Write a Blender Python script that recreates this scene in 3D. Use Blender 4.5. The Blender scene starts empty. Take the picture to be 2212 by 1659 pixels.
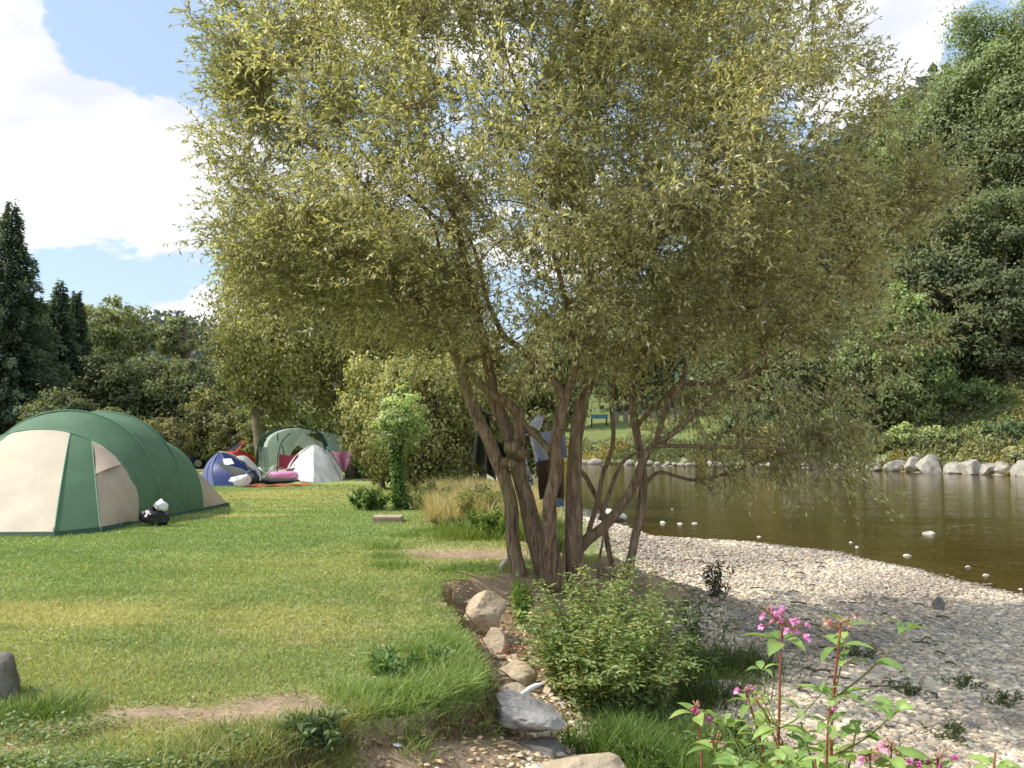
import bpy, bmesh, math, random
import numpy as np
from mathutils import Vector, Matrix

rng = np.random.default_rng(11)
random.seed(11)
S = bpy.context.scene
COL = S.collection
# ------------------------------------------------------------------ camera
CAMZ = 1.6
F = 1916.0
PITCH = math.atan(100.5 / F)
cam_d = bpy.data.cameras.new("camera")
cam = bpy.data.objects.new("camera", cam_d)
COL.objects.link(cam)
cam.location = (0, 0, CAMZ)
cam.rotation_euler = (math.radians(90) + PITCH, 0, 0)
cam_d.sensor_width = 36
cam_d.lens = F / 2212 * 36
cam_d.clip_start = 0.1
cam_d.clip_end = 3000
S.camera = cam
cA, sA = math.cos(PITCH), math.sin(PITCH)


def ray(px, py):
    u = (px - 1106) / F
    v = (829.5 - py) / F
    return np.array([u, cA - v * sA, sA + v * cA])


def at(px, py, d):
    """world point seen at (px,py) of the 2212-wide photo at distance d along +Y"""
    r = ray(px, py)
    return r * (d / r[1]) + np.array([0, 0, CAMZ])


def gp(px, py, z=0.0):
    r = ray(px, py)
    return r * ((z - CAMZ) / r[2]) + np.array([0, 0, CAMZ])


# ------------------------------------------------------------------ noise
def _h(ix, iy, iz, s):
    n = (ix * 374761393 + iy * 668265263 + iz * 1274126177 + s * 974634777) & 0xFFFFFFFF
    n = ((n ^ (n >> 13)) * 1274126177) & 0xFFFFFFFF
    n = ((n ^ (n >> 15)) * 2246822519) & 0xFFFFFFFF
    return ((n ^ (n >> 16)) & 0xFFFFFF) / float(0xFFFFFF)


def vnoise(P, s=0):
    P = np.asarray(P, float)
    I = np.floor(P).astype(np.int64)
    f = P - I
    f = f * f * (3 - 2 * f)
    r = 0
    for dx in (0, 1):
        wx = f[:, 0] if dx else 1 - f[:, 0]
        for dy in (0, 1):
            wy = f[:, 1] if dy else 1 - f[:, 1]
            for dz in (0, 1):
                wz = f[:, 2] if dz else 1 - f[:, 2]
                r = r + wx * wy * wz * _h(I[:, 0] + dx, I[:, 1] + dy, I[:, 2] + dz, s)
    return r * 2 - 1


def fbm(P, o=4, s=0):
    P = np.asarray(P, float)
    a, r, t = 1.0, 0, 0
    for k in range(o):
        r = r + a * vnoise(P * 2 ** k + k * 17.3, s + k)
        t += a
        a *= 0.5
    return r / t


def fb2(x, y, sc, o=3, s=0):
    x = np.asarray(x, float); y = np.asarray(y, float)
    return fbm(np.stack([x.ravel() * sc, y.ravel() * sc, np.zeros(x.size)], 1), o, s).reshape(x.shape)


def sm(a, b, x):
    t = np.clip((x - a) / (b - a), 0, 1)
    return t * t * (3 - 2 * t)


# ------------------------------------------------------------------ object helpers
def tag(o, label=None, cat=None, group=None, kind=None):
    if label: o["label"] = label
    if cat: o["category"] = cat
    if group: o["group"] = group
    if kind: o["kind"] = kind
    return o


def thing(name, loc, label, cat, group=None):
    o = bpy.data.objects.new(name, None)
    o.empty_display_size = 0.2
    COL.objects.link(o)
    o.location = tuple(float(c) for c in loc)
    return tag(o, label, cat, group)


def mesh(name, V, F_, mat, parent=None, smooth=True, col=None, world=True):
    """V (N,3) world coordinates; F_ list of int arrays (n,k)."""
    V = np.asarray(V, float)
    if parent is not None and world:
        off = np.array(parent.location)
        p = parent.parent
        while p is not None:
            off = off + np.array(p.location); p = p.parent
        V = V - off
    me = bpy.data.meshes.new(name)
    F_ = [np.asarray(f, np.int64) for f in F_ if len(f)]
    nl = sum(f.size for f in F_)
    nf = sum(len(f) for f in F_)
    me.vertices.add(len(V))
    me.vertices.foreach_set("co", V.astype(np.float32).ravel())
    me.loops.add(nl)
    me.loops.foreach_set("vertex_index", np.concatenate([f.ravel() for f in F_]).astype(np.int32))
    me.polygons.add(nf)
    st = []; c = 0
    for f in F_:
        k = f.shape[1]
        st.append(np.arange(len(f)) * k + c); c += f.size
    me.polygons.foreach_set("loop_start", np.concatenate(st).astype(np.int32))
    me.update(calc_edges=True)
    me.polygons.foreach_set("use_smooth", np.full(nf, smooth, dtype=bool))
    if col is not None:
        col = np.asarray(col, np.float32)
        if col.shape[1] == 3:
            col = np.concatenate([col, np.ones((len(col), 1), np.float32)], 1)
        a = me.color_attributes.new("col", 'FLOAT_COLOR', 'POINT')
        a.data.foreach_set("color", col.ravel())
    me.materials.append(mat)
    o = bpy.data.objects.new(name, me)
    COL.objects.link(o)
    if parent is not None: o.parent = parent
    return o


class MB:
    """collects numpy pieces into one mesh"""
    def __init__(s): s.V = []; s.F = {}; s.n = 0; s.C = []
    def add(s, V, Fs, col=None):
        V = np.asarray(V, float)
        for f in Fs:
            f = np.asarray(f, np.int64)
            if len(f) == 0: continue
            s.F.setdefault(f.shape[1], []).append(f + s.n)
        s.V.append(V)
        if col is not None:
            col = np.asarray(col, float)
            if col.ndim == 1: col = np.tile(col, (len(V), 1))
            s.C.append(col)
        s.n += len(V)
        return s
    def build(s, name, mat, parent=None, smooth=True):
        V = np.concatenate(s.V)
        Fs = [np.concatenate(v) for v in s.F.values()]
        C = np.concatenate(s.C) if s.C and sum(len(c) for c in s.C) == len(V) else None
        return mesh(name, V, Fs, mat, parent, smooth, C)


def frames(pts):
    pts = np.asarray(pts, float)
    t = np.gradient(pts, axis=0)
    t /= np.linalg.norm(t, axis=1, keepdims=True) + 1e-9
    ref = np.array([0.13, 0.31, 0.94]) if abs(t[0][2]) < 0.9 else np.array([1.0, 0.1, 0.0])
    u = np.cross(t, ref); u /= np.linalg.norm(u, axis=1, keepdims=True) + 1e-9
    v = np.cross(t, u)
    return t, u, v


def tube(mb, pts, rad, sides=6, col=None, lump=0.0, cap=True):
    pts = np.asarray(pts, float)
    n = len(pts)
    rad = np.broadcast_to(np.asarray(rad, float), (n,))
    _, u, v = frames(pts)
    a = np.arange(sides) / sides * 2 * np.pi
    R = rad[:, None] * np.ones((1, sides))
    if lump:
        R = R * (1 + lump * vnoise(np.stack([np.repeat(pts[:, 2] * 5, sides), np.tile(np.cos(a) * 1.5, n), np.tile(np.sin(a) * 1.5, n)], 1) + pts[0, 0] * 9).reshape(n, sides))
    V = pts[:, None] + R[..., None] * (np.cos(a)[None, :, None] * u[:, None] + np.sin(a)[None, :, None] * v[:, None])
    i = np.arange(n - 1)[:, None]; j = np.arange(sides)[None]
    q = np.stack([i * sides + j, i * sides + (j + 1) % sides, (i + 1) * sides + (j + 1) % sides, (i + 1) * sides + j], -1).reshape(-1, 4)
    Vv = V.reshape(-1, 3)
    fs = [q]
    if cap:
        Vv = np.concatenate([Vv, pts[:1], pts[-1:]])
        b = n * sides
        jj = np.arange(sides)
        fs.append(np.stack([jj, (jj + 1) % sides, np.full(sides, b)], 1)[:, ::-1])
        o_ = (n - 1) * sides
        fs.append(np.stack([o_ + jj, o_ + (jj + 1) % sides, np.full(sides, b + 1)], 1))
    mb.add(Vv, fs, col)


def spline(pts, k=6):
    """Catmull-Rom resample; pts rows may carry extra columns (radius)"""
    P = np.asarray(pts, float)
    P = np.concatenate([[2 * P[0] - P[1]], P, [2 * P[-1] - P[-2]]])
    out = []
    for i in range(1, len(P) - 2):
        for j in range(k):
            t = j / k
            out.append(0.5 * (2 * P[i] + (P[i + 1] - P[i - 1]) * t + (2 * P[i - 1] - 5 * P[i] + 4 * P[i + 1] - P[i + 2]) * t * t
                              + (3 * P[i] - P[i - 1] - 3 * P[i + 1] + P[i + 2]) * t ** 3))
    out.append(P[-2])
    return np.array(out)


def unit(v): return v / (np.linalg.norm(v, axis=-1, keepdims=True) + 1e-9)
def rdir(n): return unit(rng.normal(size=(n, 3)))


LIFT = 1.0
def leaves(mb, C, D, N, L, W, col, fold=0.25, tip=0.55, bend=0.25):
    """folded diamond leaves. C base, D along, N up normal."""
    n = len(C)
    col = np.asarray(col, float) * LIFT; g_l = col.mean(-1, keepdims=True); col = (col * .88 + g_l * .12) * np.array([1.06, 1.03, .97])
    D = unit(D); U = unit(np.cross(D, N)); N = np.cross(U, D)
    L = np.broadcast_to(L, (n,))[:, None]; W = np.broadcast_to(W, (n,))[:, None]
    m = C + D * L * tip * 0.85
    a = m + U * W * .5 + N * W * fold
    b = m - U * W * .5 + N * W * fold
    t = C + D * L - N * L * bend
    V = np.stack([C, a, t, b], 1).reshape(-1, 3)
    k = np.arange(n)[:, None] * 4
    Fs = np.concatenate([k + [0, 1, 2], k + [0, 2, 3]])
    mb.add(V, [Fs], np.repeat(np.broadcast_to(col, (n, 3)), 4, axis=0))


def blades(mb, C, H, W, lean, col, seg=1):
    """grass blades; lean (n,2) horizontal tip offset"""
    n = len(C)
    a = rng.uniform(0, np.pi, n)
    U = np.stack([np.cos(a), np.sin(a), np.zeros(n)], 1) * (np.asarray(W) * .5 * np.ones(n))[:, None]
    H = np.asarray(H) * np.ones(n)
    rows = []
    for s in range(seg + 1):
        t = s / (seg + 1)
        P = C.copy(); P[:, 2] += H * t * (1 - .12 * t); P[:, :2] += lean * t ** 2
        rows += [P - U * (1 - .5 * t), P + U * (1 - .5 * t)]
    T = C.copy(); T[:, 2] += H * (1 - .18 * np.hypot(lean[:, 0], lean[:, 1]) / (H + 1e-6)); T[:, :2] += lean
    rows.append(T)
    k = len(rows)
    V = np.stack(rows, 1).reshape(-1, 3)
    b = np.arange(n)[:, None] * k
    qs = [b + [2 * s, 2 * s + 1, 2 * s + 3, 2 * s + 2] for s in range(seg)]
    tr = b + [k - 3, k - 2, k - 1]
    cc = np.repeat(np.broadcast_to(col, (n, 3)), k, axis=0).reshape(n, k, 3).copy()
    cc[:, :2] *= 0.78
    mb.add(V, (qs and [np.concatenate(qs)] or []) + [tr], cc.reshape(-1, 3))


# ------------------------------------------------------------------ materials
def newmat(name):
    m = bpy.data.materials.new(name); m.use_nodes = True
    nt = m.node_tree; nt.nodes.clear()
    out = nt.nodes.new("ShaderNodeOutputMaterial")
    return m, nt, out


def nd(nt, t, ins=None, **kw):
    n = nt.nodes.new("ShaderNode" + t)
    for k, v in kw.items(): setattr(n, k, v)
    for k, v in (ins or {}).items():
        s = n.inputs[k]
        if isinstance(v, bpy.types.NodeSocket): nt.links.new(v, s)
        elif isinstance(v, (tuple, list)) and len(v) == 3 and s.type == 'RGBA': s.default_value = (*v, 1)
        else: s.default_value = v
    return n


def mixc(nt, f, a, b, mode='MIX'):
    n = nt.nodes.new("ShaderNodeMix"); n.data_type = 'RGBA'; n.blend_type = mode
    for idx, v in ((0, f), (6, a), (7, b)):
        s = n.inputs[idx]
        if isinstance(v, bpy.types.NodeSocket): nt.links.new(v, s)
        elif isinstance(v, (tuple, list)): s.default_value = (*v[:3], 1)
        else: s.default_value = v
    return n.outputs[2]


def ramp(nt, f, stops):
    r = nd(nt, "ValToRGB", {0: f})
    e = r.color_ramp.elements
    while len(e) < len(stops): e.new(0.5)
    for el, (p, c) in zip(e, stops):
        el.position = p; el.color = (*c, 1) if len(c) == 3 else c
    return r.outputs[0]


def leafmat(name, tl=0.35, rough=0.45, spec=0.25, under=None, tcol=(1.25, 1.2, 0.5)):
    m, nt, out = newmat(name)
    at_ = nd(nt, "Attribute", attribute_name="col")
    c = at_.outputs["Color"]
    if under:
        geo = nd(nt, "NewGeometry")
        c2 = mixc(nt, 1.0, c, under, 'ADD')
        c = mixc(nt, geo.outputs["Backfacing"], c, c2)
    p = nd(nt, "BsdfPrincipled", {"Base Color": c, "Roughness": rough, "Specular IOR Level": spec})
    tc = mixc(nt, 1.0, c, tcol, 'MULTIPLY')
    t = nd(nt, "BsdfTranslucent", {"Color": tc})
    mx = nd(nt, "MixShader", {0: tl, 1: p.outputs[0], 2: t.outputs[0]})
    nt.links.new(mx.outputs[0], out.inputs[0])
    return m


def simplemat(name, col, rough=0.8, col2=None, scale=6.0, bump=0.0, bscale=30.0, spec=0.3, detail=4.0, metallic=0.0, transl=0.0, usecol=False):
    m, nt, out = newmat(name)
    tc = nd(nt, "TexCoord")
    n1 = nd(nt, "TexNoise", {"Vector": tc.outputs["Object"], "Scale": scale, "Detail": detail, "Roughness": 0.6})
    c = col
    if usecol:
        c = nd(nt, "Attribute", attribute_name="col").outputs["Color"]
        c = mixc(nt, 1.0, c, ramp(nt, n1.outputs[0], [(0.3, (0.7, 0.7, 0.7)), (0.7, (1.25, 1.25, 1.25))]), 'MULTIPLY')
    elif col2:
        c = ramp(nt, n1.outputs[0], [(0.32, col), (0.68, col2)])
    p = nd(nt, "BsdfPrincipled", {"Roughness": rough, "Specular IOR Level": spec, "Metallic": metallic})
    if isinstance(c, tuple): p.inputs["Base Color"].default_value = (*c, 1)
    else: nt.links.new(c, p.inputs["Base Color"])
    if bump:
        n2 = nd(nt, "TexNoise", {"Vector": tc.outputs["Object"], "Scale": bscale, "Detail": 5.0, "Roughness": 0.65})
        b = nd(nt, "Bump", {"Height": n2.outputs[0], "Strength": bump, "Distance": 0.02})
        nt.links.new(b.outputs[0], p.inputs["Normal"])
    if transl:
        t = nd(nt, "BsdfTranslucent")
        if isinstance(c, tuple): t.inputs["Color"].default_value = (*c, 1)
        else: nt.links.new(c, t.inputs["Color"])
        mx = nd(nt, "MixShader", {0: transl, 1: p.outputs[0], 2: t.outputs[0]})
        nt.links.new(mx.outputs[0], out.inputs[0])
    else:
        nt.links.new(p.outputs[0], out.inputs[0])
    return m


# ------------------------------------------------------------------ light and sky
SUN_EL, SUN_AZ = 47.0, -92.0     # azimuth from +Y clockwise
sd = bpy.data.lights.new("sun", 'SUN'); sun = bpy.data.objects.new("sun", sd); COL.objects.link(sun)
sd.energy = 5.0; sd.angle = math.radians(0.53); sd.color = (1.0, 0.95, 0.86)
el, az = math.radians(SUN_EL), math.radians(SUN_AZ)
tosun = Vector((math.sin(az) * math.cos(el), math.cos(az) * math.cos(el), math.sin(el)))
sun.rotation_euler = tosun.to_track_quat('Z', 'Y').to_euler()
sun.location = (-20, 0, 30)

W = bpy.data.worlds.new("World"); S.world = W; W.use_nodes = True
nt = W.node_tree; nt.nodes.clear()
wo = nd(nt, "OutputWorld")
sky = nd(nt, "TexSky", sky_type='NISHITA', sun_disc=False)
sky.sun_elevation = el; sky.sun_rotation = az
sky.altitude = 300; sky.air_density = 1.0; sky.dust_density = 1.6; sky.ozone_density = 1.0
tcw = nd(nt, "TexCoord")
mp = nd(nt, "Mapping", {"Vector": tcw.outputs["Generated"], "Scale": (1.0, 1.0, 1.9)})
nz = nd(nt, "TexNoise", {"Vector": mp.outputs[0], "Scale": 6.0, "Detail": 10.0, "Roughness": 0.6, "Distortion": 0.25})
acc = nd(nt, "Math", {0: nz.outputs[0], 1: 0.5}, operation='SUBTRACT').outputs[0]
acc = nd(nt, "Math", {0: acc, 1: 6.0}, operation='MULTIPLY').outputs[0]
def blob(px, py, rad, amp):
    global acc
    d = unit(ray(px, py))
    dp = nd(nt, "VectorMath", {0: tcw.outputs["Generated"], 1: tuple(d)}, operation='DISTANCE')
    mr = nd(nt, "MapRange", {0: dp.outputs["Value"], 1: 0.0, 2: rad / F, 3: amp, 4: 0.0}, interpolation_type='SMOOTHERSTEP')
    acc = nd(nt, "Math", {0: acc, 1: mr.outputs[0]}, operation='ADD').outputs[0]
blob(60, 290, 520, 1.5); blob(330, 420, 330, 1.1); blob(310, -10, 120, 0.9)
blob(250, 90, 210, -2.0); blob(420, 130, 180, -1.2); blob(150, 20, 170, -0.9)
blob(200, 600, 230, -1.6); blob(420, 600, 160, -1.2); blob(430, 760, 230, 2.0)
blob(1950, 150, 330, 1.2); blob(2070, 70, 110, -0.9); blob(1820, 20, 200, 0.6); blob(2190, 30, 90, -0.5)
blob(1200, 300, 600, 0.35)
cm = nd(nt, "MapRange", {0: acc, 1: -0.05, 2: 0.42, 3: 0.0, 4: 1.0}, interpolation_type='SMOOTHSTEP')
nz2 = nd(nt, "TexNoise", {"Vector": mp.outputs[0], "Scale": 5.0, "Detail": 5.0, "Roughness": 0.5})
cc = ramp(nt, nz2.outputs[0], [(0.36, (5.9, 6.1, 6.6)), (0.56, (8.4, 8.4, 8.5))])
base = mixc(nt, 0.40, sky.outputs[0], (6.2, 8.0, 10.0))
mixd = mixc(nt, cm.outputs[0], base, cc)
bg = nd(nt, "Background", {"Color": mixd, "Strength": 0.15})
nt.links.new(bg.outputs[0], wo.inputs[0])

S.view_settings.view_transform = 'Standard'
S.view_settings.look = 'None'
S.view_settings.exposure = 0
S.cycles.max_bounces = 6
S.cycles.transparent_max_bounces = 8
S.cycles.transmission_bounces = 4
S.cycles.sample_clamp_indirect = 6

# ------------------------------------------------------------------ main willow
def barkmat(name, c1, c2, moss=(.20, .17, .05), bs=1.0):
    m, nt, out = newmat(name)
    tc = nd(nt, "TexCoord")
    mp_ = nd(nt, "Mapping", {"Vector": tc.outputs["Object"], "Scale": (1, 1, .16)})
    n1 = nd(nt, "TexNoise", {"Vector": mp_.outputs[0], "Scale": 26.0, "Detail": 6.0, "Roughness": .7, "Distortion": .6})
    n2 = nd(nt, "TexNoise", {"Vector": tc.outputs["Object"], "Scale": 1.3, "Detail": 4.0})
    c = ramp(nt, n1.outputs[0], [(.36, c1), (.64, c2)])
    mf = nd(nt, "MapRange", {0: n2.outputs[0], 1: .5, 2: .72, 3: 0.0, 4: .6})
    c = mixc(nt, mf.outputs[0], c, moss)
    p = nd(nt, "BsdfPrincipled", {"Base Color": c, "Roughness": .9, "Specular IOR Level": .15})
    b = nd(nt, "Bump", {"Height": n1.outputs[0], "Strength": 1.0 * bs, "Distance": .035})
    nt.links.new(b.outputs[0], p.inputs["Normal"]); nt.links.new(p.outputs[0], out.inputs[0])
    return m

M_bark = barkmat("willow_bark", (.115, .075, .048), (.43, .31, .205))
M_bark2 = barkmat("tree_bark", (.09, .07, .055), (.28, .23, .18), bs=.5)
M_willow = leafmat("willow_leaves", .42, .36, .55, under=(.07, .085, .06))
M_leaf = leafmat("tree_leaves", .32, .55, .15)
M_bush = leafmat("bush_leaves", .32, .42, .35)

# ------------------------------------------------------------------ terrain
WATER = -0.90
_ey = [-30, 0, 3.6, 4.3, 4.6, 4.85, 5.1, 5.42, 5.75, 6.3, 7.0, 7.8, 8.5, 9.2, 9.7, 10.1, 10.7, 11.3, 12, 13, 15, 18, 25, 30, 40, 60, 90, 200]
_ex = [-2.2, -2.0, -1.6, -1.35, -1.15, -.92, -.5, -.22, -.16, -.3, -.36, -.5, -.66, -.72, -.4, 0.25, 1.1, 1.2, .3, .1, .15, .2, -.3, -.8, -2.5, -8, -25, -80]
_ry = [-40, 8, 13.2, 15.6, 18.4, 20, 21.3, 22.6, 26, 28, 35, 50, 70, 80, 120]
_rx = [9.5, 8.2, 7.7, 7.3, 6.6, 5.2, 3.0, 2.4, 2.0, 1.5, .9, -1, -14, -40, -160]
_fx = [-160, -40, -20, 6, 23, 28.5, 40, 60, 80, 400]
_fy = [150, 92, 78, 67, 55.5, 49.5, 38, 20, 0, -300]


def edge(y): return np.interp(y, _ey, _ex)
def riv_near(y): return np.interp(y, _ry, _rx)
def riv_far(x): return np.interp(x, _fx, _fy)


def terrain(x, y):
    x = np.asarray(x, float); y = np.asarray(y, float)
    n1 = fb2(x, y, 1.6, 3, 1); n2 = fb2(x, y, 0.35, 2, 5); n3 = fb2(x, y, 5.0, 2, 9)
    s = x - edge(y) + 0.10 * n1 * sm(20, 10, y) + 0.05 * n3
    far = sm(12, 14.5, y)
    lawn = 0.03 * n2 - 0.022 * np.clip(y - 29, 0, 40) + 0.012 * n3 * sm(9, 4, y)
    # worn path towards the willow
    lawn = lawn - 0.10 * np.exp(-(((x + .55) / .8) ** 2 + ((y - 11.7) / .35) ** 2))
    step = (0.13 + .17 * sm(4.9, 5.8, y)) * sm(0.0, 0.10 + .5 * sm(8.9, 9.8, y), s) * (1 - .7 * sm(8.9, 9.8, y))
    bank_n = -step - 0.30 * np.clip(s - .1, 0, 9) + 0.05 * n1
    bank_f = -0.26 * np.clip(s, 0, 9)
    bank = lawn + np.where(s > 0, bank_n * (1 - far) + bank_f * far, 0)
    dn = x - riv_near(y) + .25 * n1
    df = (riv_far(x) - y) * .78 + .4 * n1
    grav = WATER + 0.015 + np.clip(-dn * .034, 0, .2) + 0.02 * n1 * sm(0, 1, -dn)
    z = np.where(s > 0, np.maximum(grav, bank), lawn)
    w = np.minimum(dn, df)
    z = np.where(w > 0, np.minimum(z, WATER + 0.015 - np.minimum(.55, w * .11)), z)
    t = -df
    a = x / np.maximum(y, 5)
    right = sm(.0, .3, a)
    mid = sm(-.35, -.1, a)
    h = WATER + 0.9 * sm(0, 2.0, t) + 0.13 * np.clip(t, 0, 30) * (0.3 + .7 * mid) \
        + np.clip(t - 26, 0, 130) * (.02 + .40 * right) + sm(.33, .5, a) * 0.55 * np.clip(t - 5, 0, 24) + 0.25 * n2 * sm(0, 6, t)
    z = np.where(t > 0, np.maximum(z * 0 + h, WATER - .3), z)
    rid = 27 * sm(190, 330, y) * sm(.05, -.1, a) * (1 + .25 * fb2(x, y, .008, 2, 3))
    z = z + rid
    z = np.where((a < -.35) & (y > 30), z + 24 * sm(200, 330, y) * sm(-.35, -.5, a) * 0.5, z)
    return z


def axis(parts):
    out = []
    for a, b, st in parts: out += list(np.arange(a, b - 1e-6, st))
    return np.array(out + [parts[-1][1]])


xs = axis([(-900, -120, 60), (-120, -40, 10), (-40, -9, 1.5), (-9, -3, .3), (-3, 3.4, .05), (3.4, 10, .15), (10, 40, 1.0), (40, 120, 5), (120, 900, 60)])
ys = axis([(-60, 0, 10), (0, 3.4, .4), (3.4, 12.8, .05), (12.8, 24, .2), (24, 90, 1.0), (90, 340, 6), (340, 1500, 80)])
X, Y = np.meshgrid(xs, ys)
Z = terrain(X, Y)
s_ = X - edge(Y)
dn = X - riv_near(Y); df = (riv_far(X) - Y) * .78
nA = fb2(X, Y, 1.3, 4, 21); nB = fb2(X, Y, .3, 3, 31); nC = fb2(X, Y, 4, 3, 41)


def spot(px, py, wx, wy, z=0):
    g = gp(px, py, z)
    return np.exp(-(((X - g[0]) / wx) ** 2 + ((Y - g[1]) / wy) ** 2) ** 1.5)


dirt = sm(-.12, .02, s_ + .12 * nA + .05 * nC) * (Y < 13.5)
for a in [(640, 1386, .13, .09), (645, 1356, .16, .08), (800, 1352, .11, .07), (480, 1363, .10, .06), (720, 1300, .12, .08)]:
    dirt = np.maximum(dirt, .75 * spot(*a))
nsp = .8 * nA + .6 * nC
for a in [(590, 1525, .42, .34), (660, 1560, .22, .22), (330, 1545, .7, .26), (160, 1560, .5, .25), (60, 1600, .4, .3), (950, 1290, .18, .5)]:
    dirt = np.maximum(dirt, np.clip(spot(*a) * (.95 + nsp), 0, 1))
dirt = np.maximum(dirt, np.clip(1.3 * np.exp(-(((X + .40) / 1.3) ** 2 + ((Y - 11.6) / .60) ** 2) ** 1.5) + nC * .3, 0, 1))
grav = np.where(s_ > 0, sm(.8, 1.7, s_ + .5 * nA + .25 * nC), 0) * np.where(Y > 13, sm(.8, 2.4, s_), 1) * sm(33, 27, Y)
grav = np.maximum(grav, ((np.minimum(dn, df) > -.6) * 1.0))
grav = np.maximum(grav, sm(.9, .2, -df) * (df > -4) * (df < 1) * .8)
dry = np.clip(.38 + .9 * nB + .45 * nA, 0, 1) * .75
for a in [(60, 1325, 1.6, .5, 0), (160, 1345, .9, .3, 0), (640, 1065, 2.4, 1.1, 0), (560, 1075, 1.6, .6, 0), (520, 1112, 1.2, .35, 0)]:
    dry = np.maximum(dry, 1.25 * spot(*a))
for a in [(600, 1340, 1.1, .8, 0), (700, 1370, .7, .5, 0), (300, 1560, 1.5, .35, 0)]:
    dry = np.maximum(dry, .8 * spot(*a))
dirt = np.where(df < 0, 0, dirt)
wd = np.clip(np.minimum(dn, df) / 5, 0, 1)      # water depth weight
C = np.stack([dirt, grav, np.clip(dry, 0, 1.3)], -1)

m, nt, out = newmat("ground")
tc = nd(nt, "TexCoord"); P_ = tc.outputs["Object"]
atr = nd(nt, "Attribute", attribute_name="col")
sp = nd(nt, "SeparateColor", {0: atr.outputs["Color"]})
nf = nd(nt, "TexNoise", {"Vector": P_, "Scale": 38.0, "Detail": 6.0, "Roughness": .7})
nm = nd(nt, "TexNoise", {"Vector": P_, "Scale": 2.2, "Detail": 5.0, "Roughness": .6})
mpz = nd(nt, "Mapping", {"Vector": P_, "Scale": (.35, 2.6, 1)})
nstr = nd(nt, "TexNoise", {"Vector": mpz.outputs[0], "Scale": 1.1, "Detail": 4.0, "Roughness": .6})
g1 = ramp(nt, nf.outputs[0], [(0.3, (.17, .23, .07)), (0.7, (.34, .43, .15))])
g2 = ramp(nt, nf.outputs[0], [(0.3, (.32, .33, .10)), (0.7, (.54, .54, .22))])
gv = mixc(nt, sp.outputs[2], g1, g2)
gv = mixc(nt, 1.0, gv, ramp(nt, nstr.outputs[0], [(.35, (.78, .80, .78)), (.65, (1.25, 1.2, 1.15))]), 'MULTIPLY')
dc = ramp(nt, nf.outputs[0], [(0.3, (.26, .18, .115)), (0.7, (.56, .42, .28))])
dc = mixc(nt, 1.0, dc, ramp(nt, nm.outputs[0], [(.35, (.6, .6, .6)), (.65, (1.15, 1.15, 1.15))]), 'MULTIPLY')
vo = nd(nt, "TexVoronoi", {"Vector": P_, "Scale": 15.0, "Randomness": 1.0})
vo2 = nd(nt, "TexVoronoi", {"Vector": P_, "Scale": 15.0, "Randomness": 1.0}, feature='DISTANCE_TO_EDGE')
rc = ramp(nt, vo.outputs["Color"], [(0.1, (.36, .32, .27)), (0.5, (.55, .49, .41)), (0.9, (.68, .62, .52))])
crk = ramp(nt, vo2.outputs[0], [(0.0, (.25, .22, .2)), (0.12, (1, 1, 1))])
rc = mixc(nt, 1.0, rc, crk, 'MULTIPLY')
sh = nd(nt, "SeparateXYZ", {0: P_})
bedc = nd(nt, "MapRange", {0: sh.outputs[2], 1: -1.35, 2: -0.9, 3: 0.0, 4: 1.0}, interpolation_type='SMOOTHSTEP')
bed = mixc(nt, 1.0, rc, (.42, .25, .08), 'MULTIPLY')
rc = mixc(nt, bedc.outputs[0], bed, rc)  # bed tinted browner with depth, standing in for light absorbed by water
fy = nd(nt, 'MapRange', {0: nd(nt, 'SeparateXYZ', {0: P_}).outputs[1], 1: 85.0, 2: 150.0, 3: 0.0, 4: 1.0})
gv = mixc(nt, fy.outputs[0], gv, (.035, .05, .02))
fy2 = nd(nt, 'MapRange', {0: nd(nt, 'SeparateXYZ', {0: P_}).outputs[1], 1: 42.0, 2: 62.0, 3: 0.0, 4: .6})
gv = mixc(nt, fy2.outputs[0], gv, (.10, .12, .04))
c = mixc(nt, sp.outputs[0], gv, dc)
c = mixc(nt, sp.outputs[1], c, rc)
pb = nd(nt, "BsdfPrincipled", {"Base Color": c, "Roughness": .92, "Specular IOR Level": .15})
hb = mixc(nt, sp.outputs[1], nf.outputs[0], vo2.outputs[0])
bp = nd(nt, "Bump", {"Height": hb, "Strength": .7, "Distance": .03})
nt.links.new(bp.outputs[0], pb.inputs["Normal"])
nt.links.new(pb.outputs[0], out.inputs[0])
M_ground = m

ny, nx = X.shape
idx = np.arange(ny * nx).reshape(ny, nx)
quads = np.stack([idx[:-1, :-1], idx[:-1, 1:], idx[1:, 1:], idx[1:, :-1]], -1)
xc = (X[:-1, :-1] + X[1:, 1:]) / 2; yc = (Y[:-1, :-1] + Y[1:, 1:]) / 2
sc_ = xc - edge(yc); dfc = (riv_far(xc) - yc)
dnc = xc - riv_near(yc)
reg = np.zeros(xc.shape, int)                         # 0 lawn
reg[(sc_ > 0)] = 1                                    # bank
reg[(sc_ > 1.0) & (yc < 33)] = 2                      # gravel
reg[(sc_ > 2.0) & (yc >= 33)] = 2
reg[np.minimum(dnc, dfc) > 0.2] = 3                   # river bed
reg[(dfc <= 0)] = 4                                   # far bank
reg[(yc > 150)] = 5
VV = np.stack([X, Y, Z], -1).reshape(-1, 3); CC = C.reshape(-1, 3)
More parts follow.
